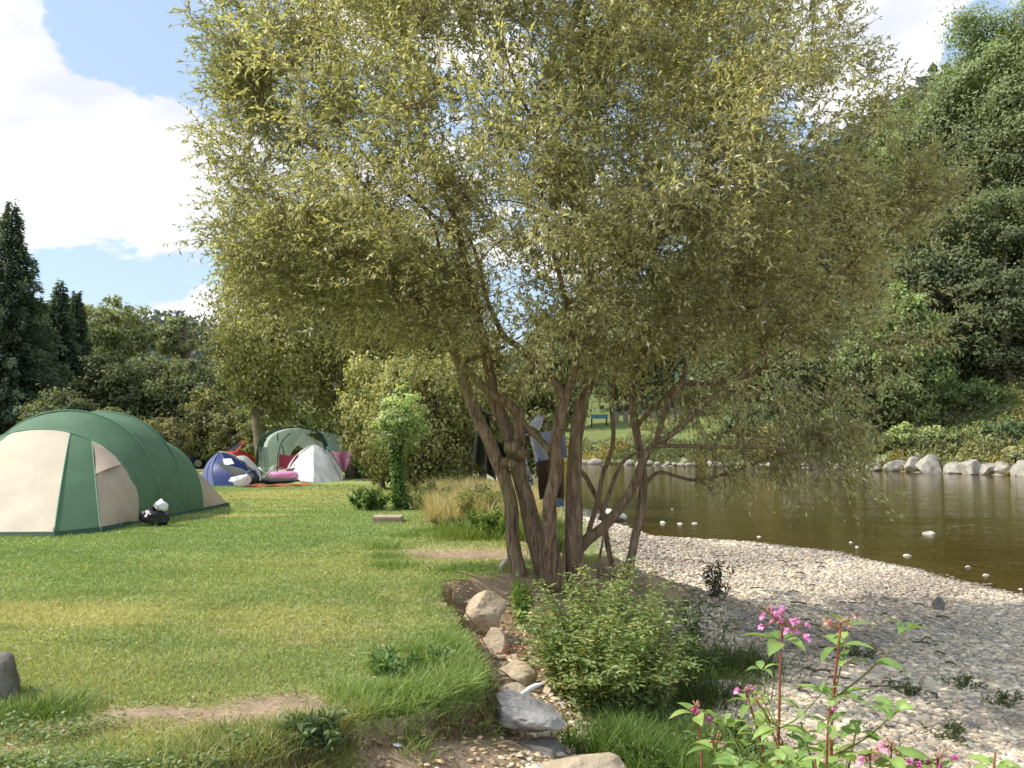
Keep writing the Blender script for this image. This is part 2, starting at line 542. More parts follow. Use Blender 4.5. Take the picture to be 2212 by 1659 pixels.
for k, nm_, lb in [(0, "lawn", "mown green camping lawn with dry patches"), (1, "riverbank", "eroded bare earth edge of the lawn"),
                   (2, "gravel_bar", "pale gravel bar along the river"), (3, "river_bed", "stony brown river bed"),
                   (4, "far_bank", "grassy far bank rising to a meadow and a wooded slope"), (5, "hills", "distant wooded hills")]:
    q = quads[reg == k].reshape(-1, 4)
    u_, inv = np.unique(q, return_inverse=True)
    o = mesh(nm_, VV[u_], [inv.reshape(q.shape)], M_ground, None, True, CC[u_])
    tag(o, lb, None, None, "structure")

# ------------------------------------------------------------------ water
m, nt, out = newmat("river_water")
tc = nd(nt, "TexCoord")
mpw = nd(nt, "Mapping", {"Vector": tc.outputs["Object"], "Scale": (1.0, 2.2, 1.0)})
w1 = nd(nt, "TexNoise", {"Vector": mpw.outputs[0], "Scale": 2.4, "Detail": 3.0, "Roughness": .6})
w2 = nd(nt, "TexNoise", {"Vector": mpw.outputs[0], "Scale": .35, "Detail": 2.0})
hh = nd(nt, "Math", {0: w1.outputs[0], 1: w2.outputs[0]}, operation='MULTIPLY')
bw = nd(nt, "Bump", {"Height": hh.outputs[0], "Strength": .42, "Distance": .05})
gl = nd(nt, "BsdfGlossy", {"Color": (.95, .95, .95), "Roughness": .04, "Normal": bw.outputs[0]})
fr = nd(nt, "Fresnel", {"IOR": 1.33, "Normal": bw.outputs[0]})
frm = nd(nt, "MapRange", {0: fr.outputs[0], 1: 0.0, 2: 1.0, 3: 0.0, 4: 0.95})
tr = nd(nt, "BsdfTransparent", {"Color": (.60, .44, .19)})
df_ = nd(nt, "BsdfDiffuse", {"Color": (.115, .085, .022)})
m1 = nd(nt, "MixShader", {0: .5, 1: tr.outputs[0], 2: df_.outputs[0]})
m2 = nd(nt, "MixShader", {0: frm.outputs[0], 1: m1.outputs[0], 2: gl.outputs[0]})
nt.links.new(m2.outputs[0], out.inputs[0])
wx = np.linspace(-160, 120, 60); wy = np.linspace(-30, 150, 40)
wX, wY = np.meshgrid(wx, wy)
i_ = np.arange(wX.size).reshape(wX.shape)
river = mesh("river", np.stack([wX, wY, wX * 0 + WATER], -1).reshape(-1, 3), [np.stack([i_[:-1, :-1], i_[:-1, 1:], i_[1:, 1:], i_[1:, :-1]], -1).reshape(-1, 4)], m, None, True)
tag(river, "calm shallow brown river reflecting the trees", None, None, "structure")

# ------------------------------------------------------------------ grass
M_grass = leafmat("grass_blades", .30, .5, .2)
ndirt = None
from_grid = {}
def samp(A, x, y):
    """bilinear sample of a field on the terrain grid"""
    i = np.clip(np.searchsorted(xs, x) - 1, 0, nx - 2); j = np.clip(np.searchsorted(ys, y) - 1, 0, ny - 2)
    u = (x - xs[i]) / (xs[i + 1] - xs[i]); v = (y - ys[j]) / (ys[j + 1] - ys[j])
    return (A[j, i] * (1 - u) + A[j, i + 1] * u) * (1 - v) + (A[j + 1, i] * (1 - u) + A[j + 1, i + 1] * u) * v

def hz(x, y): return float(samp(Z, np.array([x]), np.array([y]))[0])

# short mown lawn, density falling with distance
mb = MB()
N = 330000
d = 3.9 * (26 / 3.9) ** rng.uniform(0, 1, N)          # density ~1/d^2
u = rng.uniform(-.62, .12, N)
gx, gy = u * d, d
ok = (gx < edge(gy) + .02 * rng.normal(size=N)) & (rng.uniform(size=N) > samp(dirt, gx, gy) * 1.05)
gx, gy = gx[ok], gy[ok]; n = len(gx)
dd = samp(np.clip(dry, 0, 1.2), gx, gy)
h = (.026 + .016 * rng.uniform(size=n)) * (1 + .25 * fb2(gx, gy, 1.2, 2, 3)) * (.9 + .012 * gy)
h *= np.where(rng.uniform(size=n) < .03, 1.7, 1)
w_ = .0035 + .0011 * gy
base_ = np.array([.285, .405, .145]); yel = np.array([.60, .57, .26]); dk = np.array([.16, .27, .09])
t_ = np.clip(dd + .25 * rng.normal(size=n), 0, 1)[:, None]
cl = base_ * (1 - t_) + yel * t_
cl = cl * (0.8 + .4 * rng.uniform(size=(n, 1)))
cl = np.where((fb2(gx, gy, 2.5, 2, 77) > .25)[:, None], cl * .85 + dk * .1, cl)
lean = rng.normal(size=(n, 2)) * (h * .55)[:, None]
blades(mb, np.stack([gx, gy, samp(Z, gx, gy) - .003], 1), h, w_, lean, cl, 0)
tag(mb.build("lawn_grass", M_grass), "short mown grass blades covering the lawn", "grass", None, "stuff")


def tuft_area(name, label, pts, n, hmin, hmax, w, c1, c2, sig, seg=2, leanf=.5, drift=(0, 0), cat="grass", zfun=None, clumps=None):
    """tall grass grown around a list of (x,y) anchors"""
    pts = np.array(pts, float)
    if clumps:
        k0 = rng.integers(0, len(pts), clumps)
        pts = pts[k0] + rng.normal(size=(clumps, 2)) * sig
        sg = .05
    else: sg = sig
    k = rng.integers(0, len(pts), n)
    p = pts[k] + rng.normal(size=(n, 2)) * sg
    hh_ = hmin + (hmax - hmin) * rng.uniform(size=n) ** 1.3
    z = samp(Z, p[:, 0], p[:, 1]) - .01
    t = rng.uniform(size=(n, 1))
    c = (np.array(c1) * (1 - t) + np.array(c2) * t) * (.75 + .5 * rng.uniform(size=(n, 1)))
    out_ = (p - pts[k]) / (sg + 1e-6) * .35 + rng.normal(size=(n, 2)) * .45
    ln = out_ * hh_[:, None] * leanf + np.array(drift)
    mb = MB()
    blades(mb, np.stack([p[:, 0], p[:, 1], z], 1), hh_, w * (.6 + .8 * rng.uniform(size=n)), ln, c, seg)
    return tag(mb.build(name, M_grass), label, cat, None, "stuff")

G1, G2 = (.17, .27, .07), (.37, .46, .16)
E = []
for y in np.linspace(5.1, 6.6, 24): E.append((edge(y) - .16, y + .05))
tuft_area("bank_edge_grass", "long green grass overhanging the eroded lawn edge", E + [(-.6, 5.35), (-.5, 5.5), (-.4, 5.6), (-.9, 5.3), (-.75, 5.45)], 11000, .05, .17, .007, G1, G2, .10, 2, .9, (.03, -.02), clumps=200)
E = [(edge(y) - .10, y) for y in np.linspace(6.6, 10.2, 30)]
tuft_area("bank_rim_grass", "ragged grass rim along the top of the crumbling bank", E, 4500, .02, .07, .007, G1, G2, .09, 2, .9, (.02, 0), clumps=200)
E = [tuple(gp(px, py)[:2]) for px, py in [(440, 1640), (500, 1600), (560, 1610), (620, 1590), (520, 1650), (680, 1590), (640, 1640), (720, 1560)]]
tuft_area("foreground_grass_tufts", "tall yellowish grass tufts by the bare earth in the foreground", E, 9000, .04, .13, .006, (.20, .27, .07), (.46, .43, .19), .11, 2, 1.0, clumps=120)
E = [tuple(gp(px, py)[:2]) for px, py in [(850, 1228), (985, 1238), (1020, 1232), (840, 1205), (830, 1185), (880, 1160), (930, 1150)]]
tuft_area("path_side_grass", "darker tufts of grass beside the worn earth path under the willow", E, 3500, .04, .12, .009, (.15, .25, .07), (.30, .40, .13), .14, 2, .8)
E = [(x, y) for x in np.linspace(-2.1, .3, 12) for y in (15.4, 17, 18.5, 20.5) if x < edge(y) + .2 and x > -1.25 - (y - 16) * .13]
tuft_area("dry_meadow_grass", "tall golden dry grass on the bank behind the willow", E, 15000, .20, .66, .010, (.44, .37, .18), (.66, .56, .32), .36, 2, .7, clumps=260)
E = [(x, y) for x in np.linspace(-.8, .3, 7) for y in (13.2, 13.9, 14.6)]
tuft_area("rough_bank_grass", "rough green grass growing between the path and the dry grass", E, 12000, .06, .26, .010, G1, (.32, .36, .10), .22, 2, .6)
E = [tuple(gp(px, py, -.45)[:2]) for px, py in [(1420, 1620), (1470, 1640), (1540, 1650), (1390, 1600), (1600, 1655), (1500, 1590), (1680, 1660), (1440, 1560)]]
tuft_area("foreground_bank_grass", "fresh green grass among the pink flowering plants in the foreground", E, 15000, .10, .32, .008, (.09, .17, .035), (.2, .28, .07), .16, 2, .9, clumps=150)
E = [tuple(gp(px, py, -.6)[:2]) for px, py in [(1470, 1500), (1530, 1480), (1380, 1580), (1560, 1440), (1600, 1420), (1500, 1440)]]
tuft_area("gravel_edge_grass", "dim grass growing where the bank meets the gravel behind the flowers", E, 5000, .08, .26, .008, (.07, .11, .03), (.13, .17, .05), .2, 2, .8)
E = [tuple(gp(px, py, -.3)[:2]) for px, py in [(1190, 1210), (1200, 1180), (1195, 1240)]]
tuft_area("trunk_grass", "grass tuft seen between the willow trunks", E, 1500, .15, .5, .012, (.09, .16, .04), (.18, .25, .08), .12, 2, .7)

# dry hanging roots along the undercut edge
mb = MB()
n = 3200
yy = np.concatenate([rng.uniform(4.35, 6.2, n // 2), rng.uniform(6.2, 10.9, n - n // 2)])
xx = edge(yy) + rng.uniform(-.05, .12, n)
zz = np.minimum(samp(Z, xx - .10, yy), .02) - rng.uniform(0, .12, n)
ln = np.stack([rng.normal(.05, .06, n), rng.normal(-.03, .05, n)], 1)
t = rng.uniform(size=(n, 1))
hh_ = -rng.uniform(.06, .26, n)
blades(mb, np.stack([xx, yy, zz], 1), hh_, .005, ln, np.array([.30, .21, .12]) * (1 - t) + np.array([.14, .085, .05]) * t, 2)
tag(mb.build("hanging_roots", M_grass), "dry roots and straw hanging from the undercut turf", "roots", None, "stuff")

# ------------------------------------------------------------------ pebbles
def ico(sub):
    bm = bmesh.new(); bmesh.ops.create_icosphere(bm, subdivisions=sub, radius=1)
    V = np.array([v.co[:] for v in bm.verts]); Fc = np.array([[v.index for v in f.verts] for f in bm.faces]); bm.free()
    return V, Fc
I1, I2, I3, I4 = ico(1), ico(2), ico(3), ico(4)
pcol = np.array([[.62, .55, .45], [.52, .47, .40], [.68, .61, .50], [.46, .42, .37], [.72, .66, .57], [.56, .46, .37], [.38, .36, .34]])


def pebbles(mb, x, y, z, r, base, tint=1.0):
    BV, BF = base
    n = len(x)
    k = len(BV)
    sc = np.stack([r * rng.uniform(.8, 1.35, n), r * rng.uniform(.6, 1.0, n), r * rng.uniform(.22, .48, n)], 1)
    a = rng.uniform(0, 2 * np.pi, n); tl = rng.normal(0, .16, (n, 2))
    lump = 1 + .22 * vnoise(np.tile(BV, (n, 1)) * 1.4 + np.repeat(rng.uniform(0, 99, (n, 3)), k, 0)).reshape(n, k, 1)
    V = BV[None] * lump * sc[:, None]
    ca, sa = np.cos(a)[:, None], np.sin(a)[:, None]
    Xr = V[..., 0] * ca - V[..., 1] * sa; Yr = V[..., 0] * sa + V[..., 1] * ca
    Zr = V[..., 2] + Xr * tl[:, :1] + Yr * tl[:, 1:]
    V = np.stack([Xr + x[:, None], Yr + y[:, None], Zr + z[:, None]], -1).reshape(-1, 3)
    Fc = (BF[None] + (np.arange(n) * k)[:, None, None]).reshape(-1, 3)
    c = pcol[rng.integers(0, len(pcol), n)] * rng.uniform(.75, 1.15, (n, 1)) * tint
    pt = sm(-.3, .35, fb2(x, y, .8, 3, 57))[:, None]
    c = c * (np.array([.78, .72, .66]) * (1 - pt) + pt * np.array([1.30, 1.22, 1.08]))
    wet = sm(-.25, .05, x - riv_near(y))[:, None] * (z < -.87)[:, None]
    c = c * (1 - .5 * wet)
    mb.add(V, [Fc], np.repeat(c, k, 0))

M_peb = simplemat("pebble_stone", None, .85, usecol=True, scale=25, bump=.3, bscale=60, spec=.2)
mb = MB()
N = 80000
d = 4.2 * (29 / 4.2) ** rng.uniform(0, 1, N)
u = rng.uniform(-.02, .62, N)
px_, py_ = u * d, d
se = px_ - edge(py_)
dnn = px_ - riv_near(py_)
gw = samp(grav, px_, py_)
ok = (se > .3) & (rng.uniform(size=N) > .35 * (fb2(px_, py_, .9, 3, 55) > .22)) & (dnn < .9 * rng.uniform(size=N) ** 2 + .05) & (rng.uniform(size=N) < gw + .12) & (py_ < 29)
px_, py_ = px_[ok], py_[ok]; n = len(px_)
r = (.015 + .020 * rng.uniform(size=n) ** 2) * (1 + .026 * py_) * np.where(rng.uniform(size=n) < .06, 1.7, 1.0)
zz = samp(Z, px_, py_) + r * .12
near = py_ < 9
pebbles(mb, px_[near], py_[near], zz[near], r[near], I2)
pebbles(mb, px_[~near], py_[~near], zz[~near], r[~near], I1)
# earth bank crumbs
N = 2600
yy = rng.uniform(4.2, 9.5, N); xx = edge(yy) + rng.uniform(.02, 1.3, N)
rr = rng.uniform(.006, .028, N)
pebbles(mb, xx, yy, samp(Z, xx, yy) + rr * .2, rr, I1, np.array([1.0, .85, .68]))
tag(mb.build("gravel_stones", M_peb), "countless flat pale river stones of the gravel bar", "gravel", None, "stuff")
print("near ground done")
K = .864
TD = 10.0
willow = thing("willow_tree", (.55, 10.0, -.3), "large multi stemmed willow leaning over the bank between lawn and gravel", "tree")
# src-pixel limb traces: (x, y, depth offset, radius px in src)
LIMBS = {
 'A': [(1300, 1470, 0, 32), (1291, 1400, 0, 27), (1285, 1340, 0, 25), (1279, 1264, 0, 25), (1254, 1180, -.05, 24), (1216, 1087, -.1, 23), (1182, 1011, -.15, 21), (1157, 939, -.2, 19), (1134, 880, -.25, 17), (1090, 815, -.35, 15), (1040, 760, -.5, 13), (985, 700, -.7, 12), (930, 655, -.9, 10), (860, 615, -1.1, 8), (780, 590, -1.3, 6), (690, 560, -1.5, 4)],
 'B': [(1375, 1470, .1, 42), (1362, 1420, .1, 38), (1336, 1327, .1, 33), (1312, 1235, .1, 30), (1290, 1150, .1, 28), (1268, 1080, .1, 25), (1232, 990, .1, 23), (1218, 905, .1, 20), (1212, 850, .1, 17), (1190, 780, .1, 15), (1170, 700, .1, 14), (1150, 600, .1, 12), (1120, 500, .1, 11), (1080, 400, .15, 9), (1050, 300, .2, 7), (1020, 180, .25, 5), (1000, 60, .3, 3)],
 'B2': [(1296, 1150, 0, 24), (1296, 1090, -.02, 22), (1290, 1035, -.1, 19), (1258, 1003, -.18, 17), (1222, 978, -.22, 16), (1190, 945, -.27, 15), (1160, 915, -.3, 14), (1140, 885, -.4, 11), (1120, 850, -.7, 7)],
 'B3': [(1165, 900, -.3, 12), (1190, 893, -.2, 9), (1225, 880, 0, 8), (1260, 868, .2, 7)],
 'C': [(1390, 1470, -.1, 34), (1380, 1400, -.15, 30), (1372, 1320, -.2, 26), (1378, 1250, -.25, 24), (1392, 1180, -.3, 23), (1393, 1100, -.3, 21), (1404, 1035, -.3, 20), (1414, 1000, -.3, 19), (1390, 960, -.3, 17), (1362, 935, -.25, 15), (1335, 905, -.1, 14), (1300, 870, .1, 12), (1260, 840, .3, 10), (1230, 780, .5, 8), (1200, 680, .8, 7), (1160, 560, 1.1, 5), (1120, 440, 1.4, 3)],
 'C2': [(1412, 1005, -.3, 18), (1430, 950, -.4, 15), (1440, 890, -.5, 12), (1420, 800, -.8, 11), (1400, 700, -1.0, 9), (1370, 580, -1.3, 7), (1350, 450, -1.6, 5), (1340, 320, -1.8, 3)],
 'X': [(1300, 1050, -.05, 10), (1325, 1072, -.1, 11), (1352, 1098, -.2, 12), (1385, 1130, -.3, 12)],
 'D': [(1445, 1500, 0, 46), (1440, 1440, 0, 38), (1433, 1348, 0, 33), (1436, 1222, 0, 28), (1440, 1116, 0, 26), (1452, 1036, 0, 24), (1465, 981, 0, 22), (1478, 926, 0, 19), (1478, 820, 0, 17), (1470, 700, 0, 15), (1462, 580, 0, 14), (1458, 460, 0, 13), (1452, 340, 0, 11), (1455, 220, 0, 9), (1460, 100, 0, 7), (1465, -20, 0, 5), (1470, -140, 0, 3)],
 'D2': [(1474, 900, .1, 13), (1500, 800, .4, 12), (1530, 700, .8, 11), (1560, 580, 1.2, 9), (1600, 440, 1.6, 7), (1660, 280, 2.0, 5), (1720, 120, 2.4, 3)],
 'E': [(1445, 1375, .1, 20), (1475, 1345, .05, 22), (1510, 1316, 0, 19), (1558, 1256, -.1, 17), (1604, 1167, -.2, 15), (1638, 1112, -.3, 12), (1693, 1078, -.4, 11), (1756, 1019, -.6, 10), (1850, 940, -.8, 9), (1930, 860, -.9, 8), (2030, 750, -1, 7), (2150, 640, -1, 5), (2290, 520, -1, 3)],
 'E2': [(1640, 1108, -.3, 11), (1668, 1019, -.3, 11), (1710, 939, -.2, 10), (1722, 890, -.1, 9), (1800, 780, 0, 8), (1870, 640, .2, 6), (1950, 480, .4, 4)],
 'E3': [(1638, 1114, -.35, 8), (1720, 1115, -.6, 7), (1830, 1118, -.9, 6), (1950, 1125, -1.2, 5), (2060, 1180, -1.3, 3)],
 'F': [(1566, 1450, .3, 20), (1572, 1400, .3, 17), (1592, 1327, .3, 16), (1608, 1222, .3, 17), (1598, 1129, .3, 14), (1587, 1053, .3, 14), (1579, 977, .3, 13), (1590, 920, .3, 12), (1625, 842, .4, 11), (1662, 790, .4, 10), (1700, 710, .5, 9), (1770, 590, .7, 7), (1830, 430, 1.0, 5), (1900, 300, 1.2, 3)],
 'F2': [(1593, 1062, .3, 9), (1640, 1015, .2, 8), (1700, 965, .1, 8), (1800, 958, 0, 6), (1900, 930, -.2, 5), (2020, 850, -.4, 3)],
 'F3': [(1612, 1210, .3, 9), (1650, 1180, .2, 6), (1740, 1200, .2, 6), (1860, 1170, .1, 5), (1960, 1130, 0, 4), (2080, 1090, 0, 3)],
 'F4': [(1655, 795, .4, 9), (1740, 796, .2, 8), (1820, 775, .1, 7), (1930, 765, 0, 6), (2050, 760, 0, 5), (2150, 730, 0, 3)],
 'G': [(1530, 1460, .4, 12), (1527, 1420, .4, 10), (1515, 1340, .4, 10), (1500, 1255, .4, 9), (1478, 1215, .4, 9), (1460, 1190, .4, 8), (1440, 1170, .4, 6)],
 'G2': [(1470, 1340, .2, 10), (1485, 1280, .2, 9), (1510, 1180, .2, 9), (1532, 1100, .2, 8), (1530, 1020, .2, 8), (1533, 950, .2, 7), (1560, 850, .3, 6), (1580, 740, .5, 5), (1600, 600, .8, 3)],
 'G3': [(1500, 1300, .2, 8), (1540, 1190, .3, 7), (1570, 1140, .3, 6), (1640, 1120, .2, 5), (1720, 1050, .1, 3)],
 'H': [(1120, 870, -.3, 8), (1135, 800, -.1, 8), (1140, 740, .2, 7), (1105, 640, .4, 6), (1070, 540, .6, 5), (980, 400, .8, 4), (900, 280, 1.0, 3)],
 'H2': [(1040, 765, -.5, 9), (1030, 690, -.4, 8), (990, 600, -.3, 7), (950, 500, -.3, 6), (860, 420, -.4, 5), (760, 340, -.5, 4), (640, 230, -.6, 3)],
 'H3': [(1150, 600, .1, 8), (1080, 530, 0, 7), (1000, 470, -.2, 6), (900, 380, -.4, 5), (820, 260, -.6, 4), (760, 120, -.8, 3)],
 'K1': [(1455, 560, 0, 10), (1400, 460, -.3, 8), (1350, 340, -.6, 7), (1290, 200, -1, 5), (1250, 60, -1.2, 4), (1230, -60, -1.4, 3)],
 'K2': [(1560, 585, 1.2, 8), (1680, 520, 1.0, 8), (1800, 480, .8, 7), (1920, 470, .6, 5), (2050, 470, .4, 3)],
 'K3': [(1470, 690, 0, 9), (1560, 640, -.6, 8), (1650, 560, -1.2, 6), (1740, 440, -1.6, 5), (1800, 300, -1.9, 3)],
 'S1': [(1350, 1470, -.25, 7), (1352, 1400, -.25, 5), (1345, 1330, -.25, 2)],
 'S2': [(1410, 1480, -.3, 7), (1408, 1400, -.3, 5), (1412, 1330, -.3, 2)],
 'S3': [(1490, 1480, -.3, 7), (1500, 1400, -.3, 6), (1505, 1330, -.3, 2)],
}
tr_mb = MB(); br_mb = MB()
nodes = []; nrad = []
for kx, L_ in LIMBS.items():
    P4 = np.array([list(at(a * K, b * K, TD + c)) + [r_ * K / F * (TD + c)] for a, b, c, r_ in L_])
    Q = spline(P4, 5)
    pts, rr = Q[:, :3], np.maximum(Q[:, 3] * .70, .006)
    big = rr[0] > .08
    jit = np.stack([fbm(pts * 2.2 + 5, 2, 3), fbm(pts * 2.2 + 50, 2, 4), np.zeros(len(pts))], 1) * (.05 if not big else .03)
    pts = pts + jit * np.minimum(1, np.arange(len(pts)) / 5)[:, None]
    tube(tr_mb, pts, rr, 12 if big else 7, lump=.16)
    for p, r_ in zip(pts, rr):
        if p[2] > 1.0: nodes.append(p); nrad.append(r_)
# knots and cut stubs
for a, b, dz_, r_ in [(1281, 1118, -.02, 21), (1302, 1132, 0, 17), (1262, 1155, -.05, 12), (1280, 1160, -.08, 12), (1395, 1080, -.48, 12)]:
    c0 = at(a * K, b * K, TD - .12 + dz_)
    rr = r_ * K / F * TD
    V, Fc = I3
    V = V * rr * (1 + .25 * fbm(V * 2.2 + a, 3)[:, None]) + c0
    tr_mb.add(V, [Fc])
tr_mb.build("trunk", M_bark, willow)
# crown volume: overlapping ellipsoids (centre px,py in 2212 space, depth; radii m)
ELL = [((1130, 330), 10.0, (3.3, 2.9, 2.7)), ((780, 430), 9.8, (1.85, 2.0, 1.75)), ((720, 130), 10.2, (1.55, 1.9, 1.9)),
       ((1290, -60), 10.2, (2.9, 2.6, 2.2)), ((1560, 430), 10.3, (2.3, 2.4, 1.9)), ((1800, 560), 10.2, (1.5, 1.6, 1.35)),
       ((1600, 760), 9.8, (1.7, 1.7, .85)), ((1250, 640), 8.6, (1.5, .9, .85)), ((850, 600), 9.9, (1.2, 1.6, .55)),
       ((1700, 950), 10.0, (.85, 1.0, .45)), ((1700, 1030), 9.8, (.6, .6, .22)), ((1540, 170), 10.5, (1.6, 1.9, 1.6)), ((1980, 420), 10.0, (.65, .9, .5)), ((930, 150), 7.5, (1.5, 1.3, 1.6)), ((1380, 220), 7.5, (1.7, 1.2, 1.5)), ((1120, 480), 8.2, (1.2, 1.0, .9)), ((600, 330), 10.0, (.7, 1.0, 1.5)), ((620, 640), 10.2, (.6, .8, .35)), ((1960, 470), 10.0, (.75, .9, .75)), ((1850, 720), 10.0, (.6, .8, .5))]
P = []
dens = 22.0
for (c, dd_, rad) in ELL:
    c0 = at(c[0], c[1], dd_)
    vol = 4 / 3 * np.pi * np.prod(rad)
    n = int(vol * dens)
    q = rdir(n) * (rng.uniform(size=(n, 1)) ** (1 / 3.4)) * np.array(rad)
    P.append(c0 + q)
P = np.concatenate(P)
P = P[(fbm(P * .85, 3, 8) > -.06) | ((P[:, 0] < -1.2) & (P[:, 2] < 4.2) & (rng.uniform(size=len(P)) < .5))]                       # airy gaps
P = P[P[:, 2] < 8.2]
lf_ = []
for (a, b, dd_, rx, rz, nn_) in [(560, 300, 10.0, .55, 1.7, 120), (640, 560, 9.9, .85, .65, 170), (620, 120, 10.2, .6, 1.0, 70), (900, 620, 9.8, 1.0, .35, 90)]:
    q = rdir(nn_) * rng.uniform(size=(nn_, 1)) ** .4 * np.array([rx, 1.1, rz]); lf_.append(at(a, b, dd_) + q)
P = np.concatenate([P] + lf_)
ex = [at(a, b, 9.9 + .5 * rng.normal()) for a, b in zip(rng.uniform(1500, 1880, 130), rng.uniform(900, 1060, 130))]
P = np.concatenate([P, np.array(ex)])
# keep the trunk window open (lawn side, below the crown)
pxx = P[:, 0] / P[:, 1] * F + 1106
P = P[~((P[:, 2] < 2.25) & (P[:, 0] < 1.1) & (P[:, 1] > 9.0))]
nodes = list(map(np.array, nodes)); nrad = list(nrad)
NA = np.array(nodes)
d0 = np.array([np.min(np.sum((NA - p) ** 2, 1)) for p in P])
order = np.argsort(d0)
cap = len(nodes) + len(P) * 6
NN = np.zeros((cap, 3)); NR = np.zeros(cap); nn = len(nodes)
NN[:nn] = NA; NR[:nn] = nrad
twig_tips = []
cent = np.array([.5, 10, 3.0])
for oi in order:
    p = P[oi]
    dv = p - NN[:nn]
    dist = np.sqrt((dv ** 2).sum(1))
    cost = dist + .35 * np.clip(NN[:nn, 2] - p[2], 0, 9) + .5 * (NR[:nn] < .004)
    j = int(np.argmin(cost))
    a = NN[j]; L = dist[j]
    if L < .08: continue
    m_ = max(2, int(L / .22) + 1)
    tt = np.linspace(0, 1, m_ + 1)[:, None]
    mid = np.array([0, 0, .16 * L]) + rng.normal(size=3) * .07 * L
    if p[2] < 2.6: mid[2] = .28 * L
    pts = a + (p - a) * tt + mid * (4 * tt * (1 - tt))
    r0 = min(NR[j] * .62, .006 + .010 * L); r0 = max(r0, .0032)
    rr = np.linspace(r0, .0026, m_ + 1)
    tube(br_mb, pts, rr, 5 if r0 > .008 else 3, cap=False)
    NN[nn:nn + m_] = pts[1:]; NR[nn:nn + m_] = np.maximum(rr[1:], .003)
    nn += m_
    twig_tips.append(pts)
    if len(twig_tips) > 6000: break
print("twigs", len(twig_tips))
# leaves along twigs and side shoots
LC, LD = [], []
sh_mb = br_mb
for pts in twig_tips:
    L = np.linalg.norm(pts[-1] - pts[0])
    for k in range(6 if pts[-1][2] > 1.6 else 3):
        t = rng.uniform(.25, 1.0)
        i = min(int(t * (len(pts) - 1)), len(pts) - 2); f = t * (len(pts) - 1) - i
        b = pts[i] * (1 - f) + pts[i + 1] * f
        out_ = unit(b - cent)
        dr = unit(out_ * .8 + rng.normal(size=3) * .7 + np.array([0, 0, .15 if b[2] > 2.4 else -.5]))
        ln_ = rng.uniform(.22, .48)
        tt = np.linspace(0, 1, 4)[:, None]
        sp_ = b + dr * ln_ * tt + np.array([0, 0, -.12 if b[2] > 2.4 else -.28]) * ln_ * tt ** 2
        tube(br_mb, sp_, [.0022, .002, .0016, .001], 3, cap=False)
        m_ = int(ln_ / .034)
        ts = rng.uniform(.05, 1, m_)[:, None]
        LC.append(b + dr * ln_ * ts + np.array([0, 0, -.12]) * ln_ * ts ** 2)
        LD.append(unit(dr + rng.normal(size=(m_, 3)) * .6 + np.array([0, 0, -.25])))
LC = np.concatenate(LC); LD = np.concatenate(LD)
# drooping twigs over the water
n = len(LC); print("willow leaves", n)
Nn = unit(np.array([-.25, -.2, 1.0]) + rng.normal(size=(n, 3)) * .55)
clump = fbm(LC * .9, 3, 12)[:, None]
t = np.clip(.5 + clump * .9 + rng.normal(size=(n, 1)) * .22, 0, 1)
c = np.array([.205, .22, .11]) * (1 - t) + np.array([.56, .54, .30]) * t
c = c * rng.uniform(.75, 1.25, (n, 1))
yl = rng.uniform(size=n) < .012
c[yl] = [.50, .42, .14]
c[rng.uniform(size=n) < .07] = [.72, .78, .60]  # random pale leaves paint in highlight speckles and pale undersides
mbl = MB()
leaves(mbl, LC, LD, Nn, rng.uniform(.042, .082, n), rng.uniform(.017, .028, n), c, .18, .5, .12)
br_mb.build("branch", M_bark, willow)
mbl.build("crown", M_willow, willow)
# ------------------------------------------------------------------ background trees
def crown_leaves(mb, cen, rad, n, K, lsize, c1, c2, rc=.30, droop=0.0, fill=3.5, sparse=0, seed=0, dark=.6):
    """leaf clumps spread through an ellipsoid crown"""
    u = rdir(K) * (rng.uniform(size=(K, 1)) ** (1 / fill))
    u = u * (1 + .22 * fbm(u * 1.7 + seed * 7.1, 3, seed)[:, None])
    cc = cen + u * rad
    R = float(np.mean(rad))
    k = rng.integers(0, K, n)
    rcl = R * rc * rng.uniform(.45, 1.35, K)
    o = rdir(n) * (rng.uniform(size=(n, 1)) ** .42 * (1 + .25 * rng.normal(size=(n, 1)))) * rcl[k][:, None] * np.array([1, 1, .75 + droop])
    p = cc[k] + o
    if droop: p[:, 2] -= droop * rcl[k] * rng.uniform(0, 1.2, n)
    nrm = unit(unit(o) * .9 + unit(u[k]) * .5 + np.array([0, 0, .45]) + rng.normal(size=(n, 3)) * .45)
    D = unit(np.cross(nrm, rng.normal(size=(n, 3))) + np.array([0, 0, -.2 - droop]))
    tone = np.clip(.5 + .5 * (o[:, 2] / (rcl[k] + 1e-6)) + .35 * rng.normal(size=n), 0, 1)[:, None]  # clump tops coloured brighter, undersides darker, as light would fall
    ct = rng.uniform(.72, 1.22, (K, 1))[k] * (dark + (1 - dark) * np.clip(.5 + u[k][:, 2:3] * .7, 0, 1))  # shade of the lower crown put into the leaf colour
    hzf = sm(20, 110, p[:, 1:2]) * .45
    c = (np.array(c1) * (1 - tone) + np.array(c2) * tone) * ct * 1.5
    c = c * (1 - hzf) + np.array([.29, .31, .23]) * hzf  # distance haze painted into the colour of far leaves
    leaves(mb, p, D, nrm, lsize * rng.uniform(.7, 1.3, n), lsize * .62 * rng.uniform(.7, 1.2, n), c, .15, .5, .15)
    return cc


